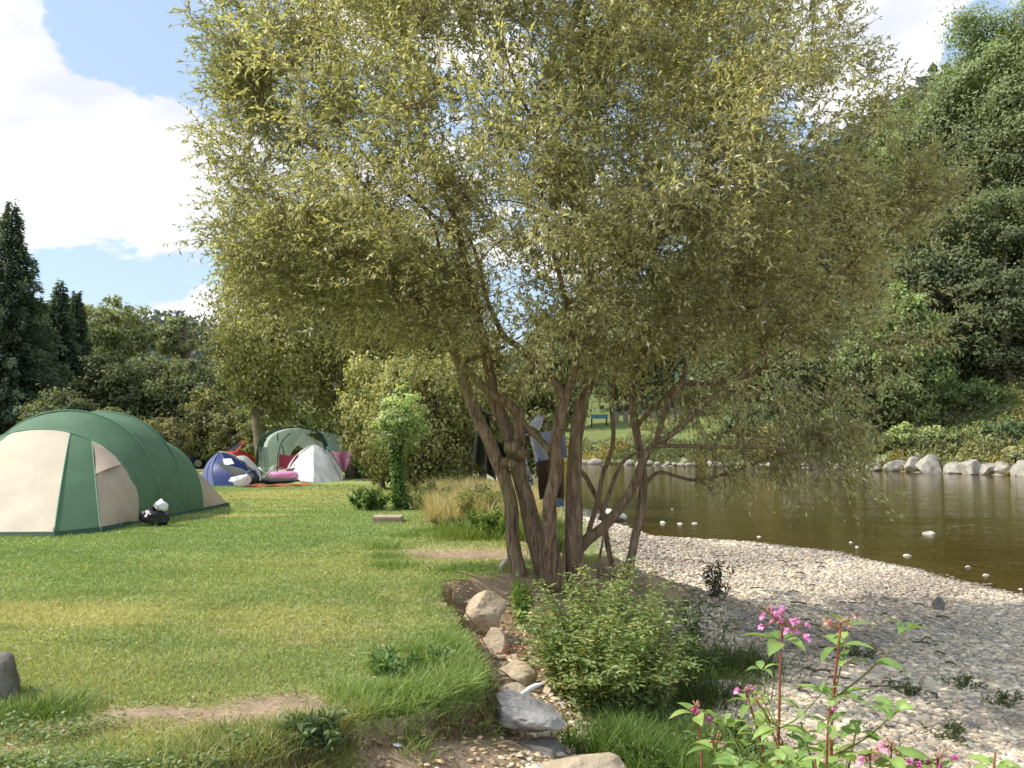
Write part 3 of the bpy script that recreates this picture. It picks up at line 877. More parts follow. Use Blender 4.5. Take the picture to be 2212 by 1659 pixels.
def tree(name, label, px, topy, d, wpx, c1, c2, cat="tree", cb=.22, K=70, style='round', group="trees behind the camp site", rc=.24, droop=0, fill=3.5, leafpx=9.0, cover=6.5, trunk=True, mat=None, sides=1, nmax=60000):
    x = at(px, 930, d)[0]; z0 = hz(x, d); zt = at(px, topy, d)[2]
    H = zt - z0; R = wpx / 2 / F * d
    root = thing(name, (x, d, z0), label, cat, group)
    ls = leafpx / F * d
    area = (wpx * H / d * F)
    n = int(min(nmax, cover * area / (leafpx * leafpx * .31)))
    lm = MB(); tm = MB()
    if style == 'conifer':
        n = int(n * 1.1)
        NB = 420
        bt_ = (np.arange(NB) / NB) ** 1.0
        ba = np.arange(NB) * 2.399 + rng.normal(0, .3, NB)
        bl = R * (1.02 * (1 - bt_) ** .88) * rng.uniform(.55, 1.25, NB) + .02 * R
        bdroop = rng.uniform(.15, .5, NB)
        pw = bl / bl.sum()
        k = rng.choice(NB, n, p=pw)
        q = rng.uniform(0, 1, n) ** .65
        o = np.stack([np.cos(ba[k]), np.sin(ba[k]), np.zeros(n)], 1)
        r = bl[k] * q
        side_ = np.stack([-o[:, 1], o[:, 0], np.zeros(n)], 1) * (rng.normal(size=n) * .13 * (1.15 - q) * R * (.4 + .6 * (1 - bt_[k])))[:, None]
        p = np.array([x, d, z0])[None] + o * r[:, None] + side_
        p[:, 2] = z0 + H * (.02 + .98 * bt_[k]) - r * bdroop[k] + .10 * r * q ** 2 + .010 * H * rng.normal(size=n)
        nrm = unit(o * .5 + np.array([0, 0, .8]) + rng.normal(size=(n, 3)) * .4)
        D = unit(o + np.array([0, 0, -.15]) + rng.normal(size=(n, 3)) * .35)
        tone = np.clip(q - .35 + .3 * rng.normal(size=n), 0, 1)[:, None]
        c = (np.array(c1) * (1 - tone) + np.array(c2) * tone) * (rng.uniform(.6, 1.25, NB)[k])[:, None] * 1.6
        leaves(lm, p, D, nrm, ls * rng.uniform(.8, 1.5, n), ls * .42, c, .1, .5, .2)
        tube(tm, [(x, d, z0 - .3), (x, d, z0 + H * .5), (x, d, z0 + H * .97)], [R * .10, R * .06, .03], 8)
    else:
        cen = np.array([x, d, z0 + H * (cb + (1 - cb) * .5)])
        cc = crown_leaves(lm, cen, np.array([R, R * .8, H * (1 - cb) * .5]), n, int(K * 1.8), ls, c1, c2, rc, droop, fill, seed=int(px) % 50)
        ht = max(z0 + H * (cb + .12), z0 + .3)
        tr = max(.05, .028 * H)
        lean_ = rng.normal() * .04 * H
        base = np.array([x, d, z0 - .2]); fork = np.array([x + lean_, d, ht])
        tube(tm, spline([base, (base + fork) / 2 + [lean_ * .2, 0, 0], fork], 4), np.linspace(tr, tr * .75, 9), 8, lump=.1)
        top = cen + [0, 0, H * (1 - cb) * .3]
        tube(tm, spline([fork, (fork + top) / 2 + rng.normal(size=3) * .05 * H, top], 4), np.linspace(tr * .75, .02, 9), 6, lump=.1)
        for q in cc[rng.permutation(len(cc))[:min(16, len(cc))]]:
            a = fork + (top - fork) * rng.uniform(0, .6)
            tube(tm, spline([a, (a + q) / 2 + [0, 0, .04 * H], q], 3), np.linspace(tr * .4, .01, 7), 4, cap=False)
    if trunk: tm.build("trunk", M_bark2, root)
    lm.build("crown", mat or M_leaf, root)
    return root


cD1, cD2 = (.075, .092, .042), (.20, .22, .10)       # dark greens
cO1, cO2 = (.150, .165, .065), (.40, .39, .17)       # olive willow
cG1, cG2 = (.135, .170, .055), (.34, .39, .15)       # fresh
cC1, cC2 = (.040, .065, .050), (.12, .16, .11)       # conifer
cY1, cY2 = (.17, .185, .07), (.38, .38, .155)       # golden

T_ = [
 # name, label, px, top, d, w, c1, c2, kwargs
 ("conifer_tree", "tallest dark conifer at the left edge behind the big green tent", 12, 440, 45, 310, cC1, cC2, dict(style='conifer')),
 ("conifer_tree", "narrow dark blue green conifer, the taller of the close pair beside the tall one", 122, 606, 50, 185, cC1, (0.123, 0.184, 0.123), dict(style='conifer')),
 ("conifer_tree", "slightly shorter conifer on the right of the close pair", 158, 630, 51.5, 165, cC1, (0.123, 0.184, 0.123), dict(style='conifer')),
 ("conifer_tree", "dark conifer cut by the left edge, behind the tallest one", -75, 560, 48, 260, cC1, cC2, dict(style='conifer')),
 ("broadleaf_tree", "thin airy round crowned tree standing above the dark trees beside the conifers", 248, 645, 58, 165, cG1, (0.333, 0.385, 0.175), dict(cb=.60, K=60, cover=2.6, rc=.24, fill=2.6)),
 ("broadleaf_tree", "small wispy tree top rising alone above the dark trees", 382, 690, 62, 80, cG1, (0.333, 0.385, 0.175), dict(cb=.72, K=24, cover=2.4, rc=.30)),
 ("broadleaf_tree", "dark dense tree just right of the conifer pair", 215, 765, 50, 170, cD1, (0.175, 0.219, 0.088), dict(cb=.05)),
 ("broadleaf_tree", "dark dense tree below the wispy tree top", 310, 760, 52, 190, cD1, (0.175, 0.210, 0.088), dict(cb=.05)),
 ("broadleaf_tree", "dark tree in the middle of the row behind the blue tent", 400, 775, 50, 150, cD1, (0.193, 0.228, 0.096), dict(cb=.05)),
 ("broadleaf_tree", "olive brown bush in front of the dark tree row, behind the big tent", 345, 905, 40, 150, (0.088, 0.088, 0.044), (0.263, 0.245, 0.105), dict(cb=.02)),
 ("broadleaf_tree", "olive toned tree to the left of the bright green tree", 450, 830, 46, 120, cO1, (0.333, 0.315, 0.131), dict(cb=.05)),
 ("broadleaf_tree", "bright green tree sloping down towards the gap in the tree line", 520, 770, 52, 150, cG1, cG2, dict(cb=.05)),
 ("broadleaf_tree", "dark green tree behind the open tunnel tent", 600, 850, 42, 150, cD1, cG2, dict(cb=.05)),
 ("broadleaf_tree", "dark green tree between the blue dome tent and the row", 520, 880, 44, 120, cD1, cD2, dict(cb=.03)),
 ("broadleaf_tree", "dark low tree directly above the ridge of the big tent", 130, 840, 38, 190, cC1, cD2, dict(cb=.02)),
 ("broadleaf_tree", "shadowed bush left of the blue dome tent", 250, 880, 38, 150, cD1, (0.175, 0.193, 0.088), dict(cb=.02)),
 ("broadleaf_tree", "mid green tree filling the gap right behind the open tunnel tent", 700, 860, 44, 150, cG1, cG2, dict(cb=.02)),
 ("shrub", "small golden yellow bush behind the parked cars", 492, 942, 46, 72, (0.385, 0.367, 0.088), (0.600, 0.600, 0.210), dict(cb=.02, K=18, cat="shrub")),
 ("shrub", "dark green low bush left of the golden bush", 462, 948, 45, 40, cG1, cG2, dict(cb=.02, K=12, cat="shrub")),
 ("willow_tree", "big old willow in the middle distance behind the white dome tent", 765, 440, 31, 520, cO1, (0.385, 0.376, 0.158), dict(cb=.25, K=150, droop=.5, rc=.22, group=None, cover=6)),
 ("willow_tree", "second tall willow, left part of the big old willow, hanging low at the sky gap", 575, 520, 33, 240, cO1, (0.385, 0.385, 0.175), dict(cb=.30, K=70, droop=.7, rc=.26, group=None, cover=5)),
 ("willow_bush", "rounded olive willow bush left behind the ivy covered young tree", 832, 748, 24, 175, cY1, cY2, dict(cb=.02, K=60, cat="bush", droop=.3, leafpx=9.5)),
 ("willow_bush", "broad golden green willow bush behind the dry grass", 935, 765, 22.5, 300, cO1, cY2, dict(cb=.06, K=110, cat="bush", droop=.2, leafpx=9.5)),
 ("willow_bush", "willow bush seen directly behind the left trunks", 1040, 700, 25, 190, cO1, (0.385, 0.350, 0.123), dict(cb=.08, K=90, cat="bush", leafpx=9)),
 ("willow_bush", "shadowy bush on the bank seen between the middle trunks", 1140, 740, 29, 150, cO1, (0.315, 0.306, 0.114), dict(cb=.08, K=60, cat="bush")),
 ("broadleaf_tree", "tree across the river seen between the middle trunks", 1215, 640, 84, 150, cD1, cG2, dict(cb=.06)),
 ("broadleaf_tree", "dense tree on the far meadow edge behind the willow, left one", 1330, 600, 98, 190, cD1, cG2, dict(cb=.05)),
 ("broadleaf_tree", "dense tree on the far meadow edge behind the willow, second from left", 1455, 570, 102, 190, cD1, cD2, dict(cb=.05)),
 ("broadleaf_tree", "tree right of the pale house across the river", 1680, 520, 96, 190, cD1, cG2, dict(cb=.05)),
 ("broadleaf_tree", "dark tree rising behind the willow on the far slope", 1790, 440, 100, 200, cD1, cD2, dict(cb=.05)),
 ("broadleaf_tree", "mid green tree on the far slope at the right end of the willow", 1880, 330, 92, 180, cD1, cD2, dict(cb=.05)),
 ("broadleaf_tree", "dark tree top against the sky left of the tall riverside trees", 1900, 215, 128, 120, cC1, cD2, dict(cb=.10)),
 ("broadleaf_tree", "tall sunlit riverside tree, left one of the big three", 2010, 175, 68, 230, cG1, (0.280, 0.376, 0.175), dict(cb=.10, K=110, leafpx=8)),
 ("broadleaf_tree", "tallest sunlit riverside tree at the top right corner", 2150, 10, 66, 260, cG1, (0.263, 0.359, 0.175), dict(cb=.10, K=130, leafpx=8)),
 ("broadleaf_tree", "sunlit riverside tree cut by the right edge", 2270, -40, 62, 230, cG1, (0.263, 0.350, 0.158), dict(cb=.10, K=110, leafpx=8)),
 ("broadleaf_tree", "lower dark tree under the tall riverside trees", 2040, 430, 61, 190, cD1, (0.175, 0.236, 0.105), dict(cb=.03, K=90)),
 ("broadleaf_tree", "broad dark tree by the right edge above the boulders", 2190, 400, 59, 230, cD1, (0.166, 0.228, 0.096), dict(cb=.03, K=100)),
 ("broadleaf_tree", "bright green tree hanging over the far bank left of the dark shade", 1975, 600, 57.5, 150, cG1, (0.280, 0.385, 0.123), dict(cb=.05, K=70)),
 ("broadleaf_tree", "leafy green tree low on the far bank at the end of the willow branches", 1880, 690, 60, 150, cD1, (0.228, 0.315, 0.105), dict(cb=.05, K=70)),
 ("broadleaf_tree", "bushy tree low on the far bank behind the hanging willow twigs", 1750, 700, 66, 190, cD1, (0.210, 0.280, 0.105), dict(cb=.05, K=80)),
 ("broadleaf_tree", "bushy tree on the far bank in the middle behind the right trunks", 1620, 690, 74, 190, cD1, (0.228, 0.298, 0.114), dict(cb=.05, K=80)),
]
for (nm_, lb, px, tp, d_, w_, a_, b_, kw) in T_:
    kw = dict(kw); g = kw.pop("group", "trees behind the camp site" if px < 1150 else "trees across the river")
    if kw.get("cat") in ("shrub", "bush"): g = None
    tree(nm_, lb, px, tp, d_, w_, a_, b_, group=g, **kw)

# shrubs on the far bank
SH = [(2165, 900, 51, 110, "dark round bush by the right edge above the boulders", cD1, (0.175, 0.263, 0.105)),
      (2110, 915, 53, 90, "bright yellow green bush above the right boulders", cG1, (0.385, 0.473, 0.140)),
      (2030, 925, 53, 110, "loose bush with pink flowers above the boulders", cG1, (0.333, 0.420, 0.158)),
      (1960, 915, 54, 90, "fresh green bush left of the pink flowers", cG1, (0.350, 0.455, 0.140)),
      (1890, 890, 57, 100, "tall weedy bush behind the pale rocks", cG1, (0.315, 0.403, 0.158)),
      (1800, 880, 60, 110, "weedy bush under the hanging willow twigs", cG1, (0.280, 0.367, 0.123)),
      (1700, 900, 63, 110, "low bush right of the dark bush across the water", cG1, (0.333, 0.385, 0.123)),
      (1625, 865, 64, 120, "dark green bush standing alone on the far meadow bank", cD1, (0.210, 0.333, 0.123)),
      (1540, 930, 64, 80, "low weedy bush at the far waterline left of the dark bush", cG1, (0.315, 0.385, 0.123)),
      (1990, 850, 57, 130, "shaded bush at the foot of the dark trees", cD1, (0.210, 0.298, 0.105)),
      (2110, 820, 56, 160, "bright leafy bush under the dark trees at the right", cG1, (0.298, 0.420, 0.123)),
      (2200, 960, 48, 70, "low olive bush at the right edge just above the rocks", cO1, cO2)]
for px, tp, d_, w_, lb, a_, b_ in SH:
    tree("shrub", lb, px, tp, d_ + 2.2, w_, a_, b_, cat="shrub", cb=.0, K=26, group="shrubs on the far bank", leafpx=8, rc=.36, trunk=True, cover=5)

# far-off woods as one mass
mb = MB()
n = 90000
d = 150 * (380 / 150) ** rng.uniform(0, 1, n); u = rng.uniform(-.75, .62, n)
hx, hy = u * d, d
ok = (samp(Z, hx, hy) > 3)
hx, hy = hx[ok], hy[ok]; n = len(hx)
bump_ = np.clip(fb2(hx, hy, .11, 2, 61) + .4, 0, 1)
hzv = samp(Z, hx, hy) + rng.uniform(0, 1, n) ** .5 * (3 + 8 * bump_)
nrm = unit(np.stack([rng.normal(size=n) * .6 - .2, -.5 + rng.normal(size=n) * .4, .6 + np.zeros(n)], 1))
c = np.array([.10, .125, .115]) + np.array([.10, .115, .08]) * (bump_ * rng.uniform(.3, 1, n))[:, None]  # bluish lift in this colour stands in for distance haze
leaves(mb, np.stack([hx, hy, hzv], 1), unit(rng.normal(size=(n, 3))), nrm, 2.0 + .002 * hy, 1.5, c, .1)
tag(mb.build("distant_wood", M_leaf, None), "dark wooded ridge far behind the camp site", "forest", None, "stuff")

mb = MB()
n = 110000
d = 62 * (160 / 62) ** rng.uniform(0, 1, n); u = rng.uniform(.10, .66, n)
hx, hy = u * d, d
tt_ = (hy - riv_far(hx)) * .78
ok = (tt_ > np.where(u[:] > .36, 4.5, 22)) & (rng.uniform(size=n) < sm(.08, .22, u))
hx, hy = hx[ok], hy[ok]; n = len(hx)
bump_ = np.clip(fb2(hx, hy, .2, 2, 62) + .4, 0, 1)
hzv = samp(Z, hx, hy) + rng.uniform(0, 1, n) ** .6 * (1.5 + 7 * bump_)
nrm = unit(np.stack([rng.normal(size=n) * .6 - .3, -.5 + rng.normal(size=n) * .4, .6 + np.zeros(n)], 1))
c = np.array([.10, .13, .075]) + np.array([.20, .25, .13]) * (bump_ * rng.uniform(.2, 1, n))[:, None]
leaves(mb, np.stack([hx, hy, hzv], 1), unit(rng.normal(size=(n, 3))), nrm, .55 + .002 * hy, .42, c, .1)
tag(mb.build("hillside_wood", M_leaf, None), "dense undergrowth and woodland covering the slope across the river", "forest", None, "stuff")

# weeds on the far bank
mb = MB()
n = 150000
px = rng.uniform(1180, 2300, n)
u = (px - 1106) / F
yy = np.full(n, 60.0)
for _ in range(12): yy = .5 * yy + .5 * riv_far(u * yy)
t = rng.uniform(-.3, 1, n); t = np.where(t < 0, rng.uniform(-.2, 2.5, n), t * np.where(px > 1850, 24, 15))
yy = yy + t / .78; xx = u * yy
g_ = fb2(xx, yy, .9, 3, 71); g2_ = fb2(xx, yy, .22, 2, 72)
keep = (g_ > -.35) & ((px > 1560) | (t < 4) | (g2_ > .05))
xx, yy, px, t, g_, g2_ = xx[keep], yy[keep], px[keep], t[keep], g_[keep], g2_[keep]; n = len(xx)
z = samp(Z, xx, yy) + rng.uniform(0, 1, n) ** 1.3 * (.35 + 1.1 * np.clip(g_ + .4 + .4 * g2_, 0, 1.4)) * np.where(px < 1560, .55, 1) * sm(-.5, 1.5, t)
tt3 = np.clip(rng.uniform(0, 1, n) * .7 + .5 * g2_ + .15, 0, 1)[:, None]
c = np.array([.12, .16, .06]) * (1 - tt3) + np.array([.42, .43, .20]) * tt3
st_ = fb2(xx, yy, .4, 2, 73) > .3; c[st_] = c[st_] * [1.3, 1.05, .8]
pk = (rng.uniform(size=n) < .07 * ((fb2(xx, yy, .5, 2, 74) > .1) & ((px > 1900) | ((px > 1640) & (px < 1760)))))
c[pk] = [.62, .36, .45]
leaves(mb, np.stack([xx, yy, z], 1), unit(rng.normal(size=(n, 3)) + np.array([0, 0, .9])), unit(rng.normal(size=(n, 3)) * .6 + np.array([-.2, -.3, .8])), .26 * rng.uniform(.6, 1.4, n), .11 * rng.uniform(.6, 1.4, n), c, .1)
tag(mb.build("far_bank_weeds", M_bush, None), "tall weeds, grasses and pink blossoms along the far bank", "weeds", None, "stuff")


# ------------------------------------------------------------------ rocks
def rockmat(name, a, b, sp=(.16, .15, .13)):
    m, nt, out = newmat(name)
    tc = nd(nt, "TexCoord")
    n1 = nd(nt, "TexNoise", {"Vector": tc.outputs["Object"], "Scale": 3.2, "Detail": 8.0, "Roughness": .68})
    n2 = nd(nt, "TexNoise", {"Vector": tc.outputs["Object"], "Scale": 14.0, "Detail": 6.0, "Roughness": .7})
    c = ramp(nt, n1.outputs[0], [(.34, a), (.62, b)])
    mf = nd(nt, "MapRange", {0: n2.outputs[0], 1: .55, 2: .75, 3: 0.0, 4: .6})
    c = mixc(nt, mf.outputs[0], c, sp)
    p = nd(nt, "BsdfPrincipled", {"Base Color": c, "Roughness": .85, "Specular IOR Level": .25})
    hm = nd(nt, "Math", {0: n1.outputs[0], 1: n2.outputs[0]}, operation='ADD')
    bp_ = nd(nt, "Bump", {"Height": hm.outputs[0], "Strength": .8, "Distance": .03})
    nt.links.new(bp_.outputs[0], p.inputs["Normal"]); nt.links.new(p.outputs[0], out.inputs[0])
    return m

M_rock_pale = rockmat("pale_rock", (.48, .44, .38), (.74, .68, .58))
M_rock_tan = rockmat("tan_rock", (.42, .32, .21), (.66, .54, .39), (.24, .18, .12))
M_rock_grey = rockmat("grey_rock", (.17, .16, .15), (.40, .385, .36))
M_rock_dark = rockmat("dark_rock", (.13, .115, .095), (.24, .22, .19))


def rock(name, label, c, size, seed, mat, rot=0, cuts=9, sub=None, rough=.10, group=None, cat="rock", strata=0):
    r_ = np.random.default_rng(seed)
    V, Fc = sub or I4
    V = V.copy()
    for _ in range(cuts):
        nrm = unit(r_.normal(size=3)); o = r_.uniform(.50, .82)
        dpt = np.clip(V @ nrm - o, 0, None)
        V = V - nrm * dpt[:, None] * .92
    V = V * (1 + rough * fbm(V * 1.6 + seed * 3.3, 4, seed % 13)[:, None] - rough * .5 * np.abs(fbm(V * 3.1 + seed * 1.3, 3, 7))[:, None] + rough * .35 * fbm(V * 6 + seed, 3, 5)[:, None])
    if strata: V[:, :2] *= (1 + strata * np.sin(V[:, 2:3] * 9 + fbm(V * 1.2 + seed, 2)[:, None] * 3))
    V = V * np.array(size)
    ca, sa = math.cos(rot), math.sin(rot)
    V = np.stack([V[:, 0] * ca - V[:, 1] * sa, V[:, 0] * sa + V[:, 1] * ca, V[:, 2]], 1)
    o = mesh(name, V, [Fc], mat, None, sub is not None and sub is not I3)
    o.location = tuple(c)
    return tag(o, label, cat, group)

M_rock_far = rockmat('far_rock', (.26, .24, .20), (.47, .43, .36))
# boulders along the far waterline
def farpt(px, t=0.0):
    u = (px - 1106) / F; y = 60.0
    for _ in range(30): y = .5 * y + .5 * float(riv_far(u * y))
    y += t
    return u * y, y
BL = [(1885, .8, .45), (1925, 1.0, .55), (1968, .9, .6), (2003, 1.25, .8), (1990, .8, 1.05), (2060, 1.15, .55), (2092, 1.1, .75), (2128, .95, .55), (2165, 1.0, .6), (2195, .8, .5), (2218, 1.1, .7), (1848, .7, .4), (1812, .6, .35), (2040, .5, .3), (2148, .5, .3)]
for i, (px, w_, h_) in enumerate(BL):
    x_, y_ = farpt(px, -.3 + (i % 3) * .25 + (1.2 if px in (1990,) else 0))
    rock("boulder", "pale angular boulder in the row along the far waterline at the right", (x_, y_, WATER + h_ * .42), (w_ * 1.0, w_ * .75, h_ * 1.1), 100 + i, M_rock_far, rng.uniform(0, 3), 16, I3, group="boulders on the far waterline")
for i in range(34):
    px = 1255 + i * 16.5 + rng.uniform(-5, 5)
    x_, y_ = farpt(px, rng.uniform(-.6, .5))
    s1 = rng.uniform(.25, .6)
    rock("stone", "pale stone in the band of stones along the far waterline behind the willow", (x_, y_, WATER + .12), (s1 * 1.3, s1, s1 * .65), 200 + i, M_rock_far, rng.uniform(0, 3), 8, I2, group="stones on the far waterline", cat="stone")
# ------------------------------------------------------------------ tents
def fabric(name, col, transl=.18, rough=.6, sc=1.6, bump=.25):
    m, nt, out = newmat(name)
    tc = nd(nt, "TexCoord")
    n1 = nd(nt, "TexNoise", {"Vector": tc.outputs["Object"], "Scale": sc, "Detail": 4.0, "Roughness": .55, "Distortion": .8})
    n2 = nd(nt, "TexNoise", {"Vector": tc.outputs["Object"], "Scale": 60.0, "Detail": 2.0})
    c = mixc(nt, 1.0, col, ramp(nt, n1.outputs[0], [(.3, (.88, .88, .88)), (.7, (1.06, 1.06, 1.06))]), 'MULTIPLY')
    c = mixc(nt, 1.0, c, ramp(nt, n2.outputs[0], [(.3, (.93, .93, .93)), (.7, (1.05, 1.05, 1.05))]), 'MULTIPLY')
    b = nd(nt, "Bump", {"Height": n1.outputs[0], "Strength": bump, "Distance": .06})
    p = nd(nt, "BsdfPrincipled", {"Base Color": c, "Roughness": rough, "Specular IOR Level": .3, "Normal": b.outputs[0]})
    t = nd(nt, "BsdfTranslucent", {"Color": c})
    mx = nd(nt, "MixShader", {0: transl, 1: p.outputs[0], 2: t.outputs[0]})
    nt.links.new(mx.outputs[0], out.inputs[0])
    return m

M_green = fabric("green_canvas", (.12, .22, .125))
M_cream = fabric("cream_canvas", (.72, .62, .47))
M_tan = fabric("tan_canvas", (.58, .46, .35))
M_white = fabric("white_nylon", (.95, .95, .96), .4)
M_blue = fabric("blue_nylon", (.045, .07, .24), .25, .45)
M_lblue = fabric("faded_blue_nylon", (.19, .22, .42), .25, .5)
M_mauve = fabric("mauve_nylon", (.42, .17, .27), .3)
M_pgreen = fabric("pale_green_nylon", (.58, .68, .60), .5)
M_dkgreen = fabric("dark_green_nylon", (.03, .09, .05), .2)
M_grey = fabric("grey_nylon", (.28, .28, .30), .2)
M_black = simplemat("black_plastic", (.012, .012, .014), .25, spec=.5, bump=.4, bscale=14)
M_wplast = simplemat("white_plastic", (.75, .75, .75), .35, spec=.5, bump=.3, bscale=16)
M_pole = simplemat("dark_pole", (.03, .035, .03), .4)
M_seam = simplemat("seam_tape", (.13, .26, .17), .6)
M_line = simplemat("guy_line", (.25, .25, .22), .7)


def grid_faces(a, b):
    i = np.arange(a - 1)[:, None]; j = np.arange(b - 1)[None]
    return np.stack([i * b + j, i * b + j + 1, (i + 1) * b + j + 1, (i + 1) * b + j], -1).reshape(-1, 4)


def surf(name, fn, nu, nv, mat, parent, smooth=True, wrinkle=0.0, seed=0, thick=0):
    """fn(u,v)->(...,3) with u,v in 0..1"""
    uu, vv = np.meshgrid(np.linspace(0, 1, nu), np.linspace(0, 1, nv), indexing='ij')
    V = fn(uu, vv).reshape(-1, 3)
    if wrinkle:
        V = V + np.stack([fbm(V * 2.3 + seed, 3, seed), fbm(V * 2.3 + seed + 9, 3, seed + 1), .6 * fbm(V * 2.3 + seed + 20, 3, seed + 2)], 1) * wrinkle
    return mesh(name, V, [grid_faces(nu, nv)], mat, parent, smooth)


def hoop(c, hw, h, t, ax=(1, 0)):
    """point on a tent hoop, t=0 right foot .. pi left foot"""
    ct = np.cos(t); st = np.sin(t)
    return np.stack([c[0] + hw * ct * ax[0], c[1] + hw * ct * ax[1], c[2] + h * np.abs(st) ** .86], -1)

# ---- the big green tunnel tent
bt = thing("tunnel_tent", (-8.2, 15.5, 0), "large green tunnel tent with cream front panel on the lawn at the left", "tent", None)
HO = [  # right foot x, y, half width, height
    (-6.52, 15.60, 1.80, 1.62), (-6.42, 16.35, 1.80, 1.97), (-6.30, 17.20, 1.66, 1.96), (-6.22, 17.95, 1.25, 1.45)]
lx = (1, -.05)
def H_(i, t):
    xr, y_, hw, h = HO[i]
    return hoop((xr - hw, y_ + .05 * hw, 0.0), hw, h, t, lx)
def seg(i):
    def fn(u, v):
        t = u * np.pi
        a = H_(i, t); b = H_(i + 1, t)
        P = a * (1 - v[..., None]) + b * v[..., None]
        sag = .055 * np.sin(v * np.pi) * np.abs(np.sin(t)) ** .5
        cx = (a + b) / 2; cen_ = np.array([HO[i][0] - HO[i][2], 0, .5])
        dirv = P - np.stack([np.full(u.shape, cen_[0]), P[..., 1], np.full(u.shape, .4)], -1)
        return P - unit(dirv) * sag[..., None]
    return fn
for i in range(3):
    surf("canopy", seg(i), 60, 14, M_green, bt, wrinkle=.03, seed=i)
    mb = MB()
    tt = np.linspace(0, np.pi, 50)
    tube(mb, H_(i, tt) + [0, 0, .006], .014, 6)
    mb.build("seam", M_seam, bt)
mb = MB(); tube(mb, H_(3, np.linspace(0, np.pi, 50)), .014, 6); mb.build("seam", M_seam, bt)
ta, tb = 1.03, 1.27
foot = H_(0, np.array(0.0)); p1 = np.array([-6.52, 14.15, .03]); p2 = np.array([-6.92, 13.50, .03]); p3 = np.array([-9.35, 13.35, .03]); p4 = np.array([-10.1, 14.1, .03]); lf = H_(0, np.array(np.pi))
def front(t0, t1, b0, b1, bul):
    def fn(u, v):
        t = t0 + (t1 - t0) * u
        a = H_(0, t); b = b0 + (b1 - b0) * u[..., None]
        P = a * (1 - v[..., None]) + b * v[..., None]
        n_ = np.array([.25, -.8, .55])
        return P + n_ * (bul * np.sin(v * np.pi) ** .8)[..., None]
    return fn
surf("side_panel", front(0.0, ta, foot, p1, .04), 24, 16, M_tan, bt, wrinkle=.04, seed=5)
surf("side_strip", front(ta, tb, p1, p2, .05), 10, 20, M_green, bt, wrinkle=.008, seed=6)
surf("front_panel", front(tb, np.pi - tb, p2, p3, .06), 20, 20, M_cream, bt, wrinkle=.025, seed=7)
surf("side_strip", front(np.pi - tb, np.pi - ta, p3, p4, .05), 10, 20, M_green, bt, wrinkle=.008, seed=8)
surf("side_panel", front(np.pi - ta, np.pi, p4, lf, .04), 20, 16, M_tan, bt, wrinkle=.01, seed=9)
mb = MB()
fa = front(ta, tb, p1, p2, .055); fb_ = front(tb, np.pi - tb, p2, p3, .065)
vv = np.linspace(0, 1, 16)
tube(mb, fa(np.zeros(16), vv), .012, 5); tube(mb, fb_(np.zeros(16), vv), .012, 5)
mb.build("seam", M_seam, bt)
# vent hood on the tan panel
q0 = H_(0, np.array(.98)) + [.0, -.04, .02]; q1 = H_(0, np.array(.62)) + [.03, -.08, 0]
q2 = front(0.0, ta, foot, p1, .04)(np.array(.98), np.array(.40)) + [.03, -.09, 0]
q3 = front(0.0, ta, foot, p1, .04)(np.array(.62), np.array(.10)) + [.05, -.16, -.02]
def hood(u, v):
    a = q0 * (1 - u[..., None]) + (q0 * .4 + q1 * .6) * u[..., None]
    b = q2 * (1 - u[..., None]) + q1 * u[..., None] + (np.sin(u * np.pi) * .07)[..., None] * np.array([.3, -1, .1])
    return a * (1 - v[..., None]) + b * v[..., None]
hd = surf("vent_hood", hood, 12, 8, M_tan, bt, wrinkle=.01, seed=12)
# rear
r1 = np.array([-6.02, 18.95, .03]); r2 = np.array([-6.6, 20.1, .03]); r3 = np.array([-8.2, 20.1, .03]); r4 = np.array([-8.7, 19.3, .03])
def rear(t0, t1, b0, b1):
    def fn(u, v):
        a = H_(3, t0 + (t1 - t0) * u); b = b0 + (b1 - b0) * u[..., None]
        return a * (1 - v[..., None]) + b * v[..., None]
    return fn
f4 = H_(3, np.array(0.0)); l4 = H_(3, np.array(np.pi))
surf("rear_panel", rear(0, 1.0, f4, r1), 16, 12, M_tan, bt, wrinkle=.012, seed=14)
surf("rear_panel", rear(1.0, 2.1, r1, r3), 16, 12, M_green, bt, wrinkle=.012, seed=15)
surf("rear_panel", rear(2.1, np.pi, r3, l4), 16, 12, M_tan, bt, wrinkle=.012, seed=16)
# mud skirt round the foot
sk = np.array([r1, f4, H_(2, np.array(0.)), H_(1, np.array(0.)), foot, p1, p2, p3, p4])
mb = MB(); sp_ = np.repeat(sk, 1, 0)
k = len(sp_)
V = np.concatenate([sp_ + [0, 0, .045], sp_ + [.05, -.05, -.03]])
mb.add(V, [np.array([[i, i + 1, i + 1 + k, i + k] for i in range(k - 1)])])
mb.build("ground_skirt", M_dkgreen, bt, False)
mb = MB(); pg = MB()
for a_, b_ in [(H_(1, np.array(.25)), (-5.75, 16.2, 0)), (H_(2, np.array(.25)), (-5.6, 17.3, 0)), (H_(3, np.array(.4)), (-5.35, 18.4, 0)), (r1 + [0, 0, .05], (-5.7, 19.3, 0)), (H_(0, np.array(.1)), (-6.0, 15.0, 0))]:
    b_ = np.array(b_); b_[2] = hz(b_[0], b_[1])
    mb = MB(); tube(mb, [a_, b_], .0035, 4); mb.build("guy_line", M_line, bt)
    pg = MB(); tube(pg, [b_ + [0, 0, -.05], b_ + [.03, -.02, .07]], .008, 5); pg.build("tent_peg", M_line, bt)
for q in (p1, p2, foot, (p1 + foot) / 2):
    pg = MB(); tube(pg, [q + [.04, -.06, -.03], q + [.0, -.03, .11]], .010, 5); pg.build("tent_peg", M_line, bt)

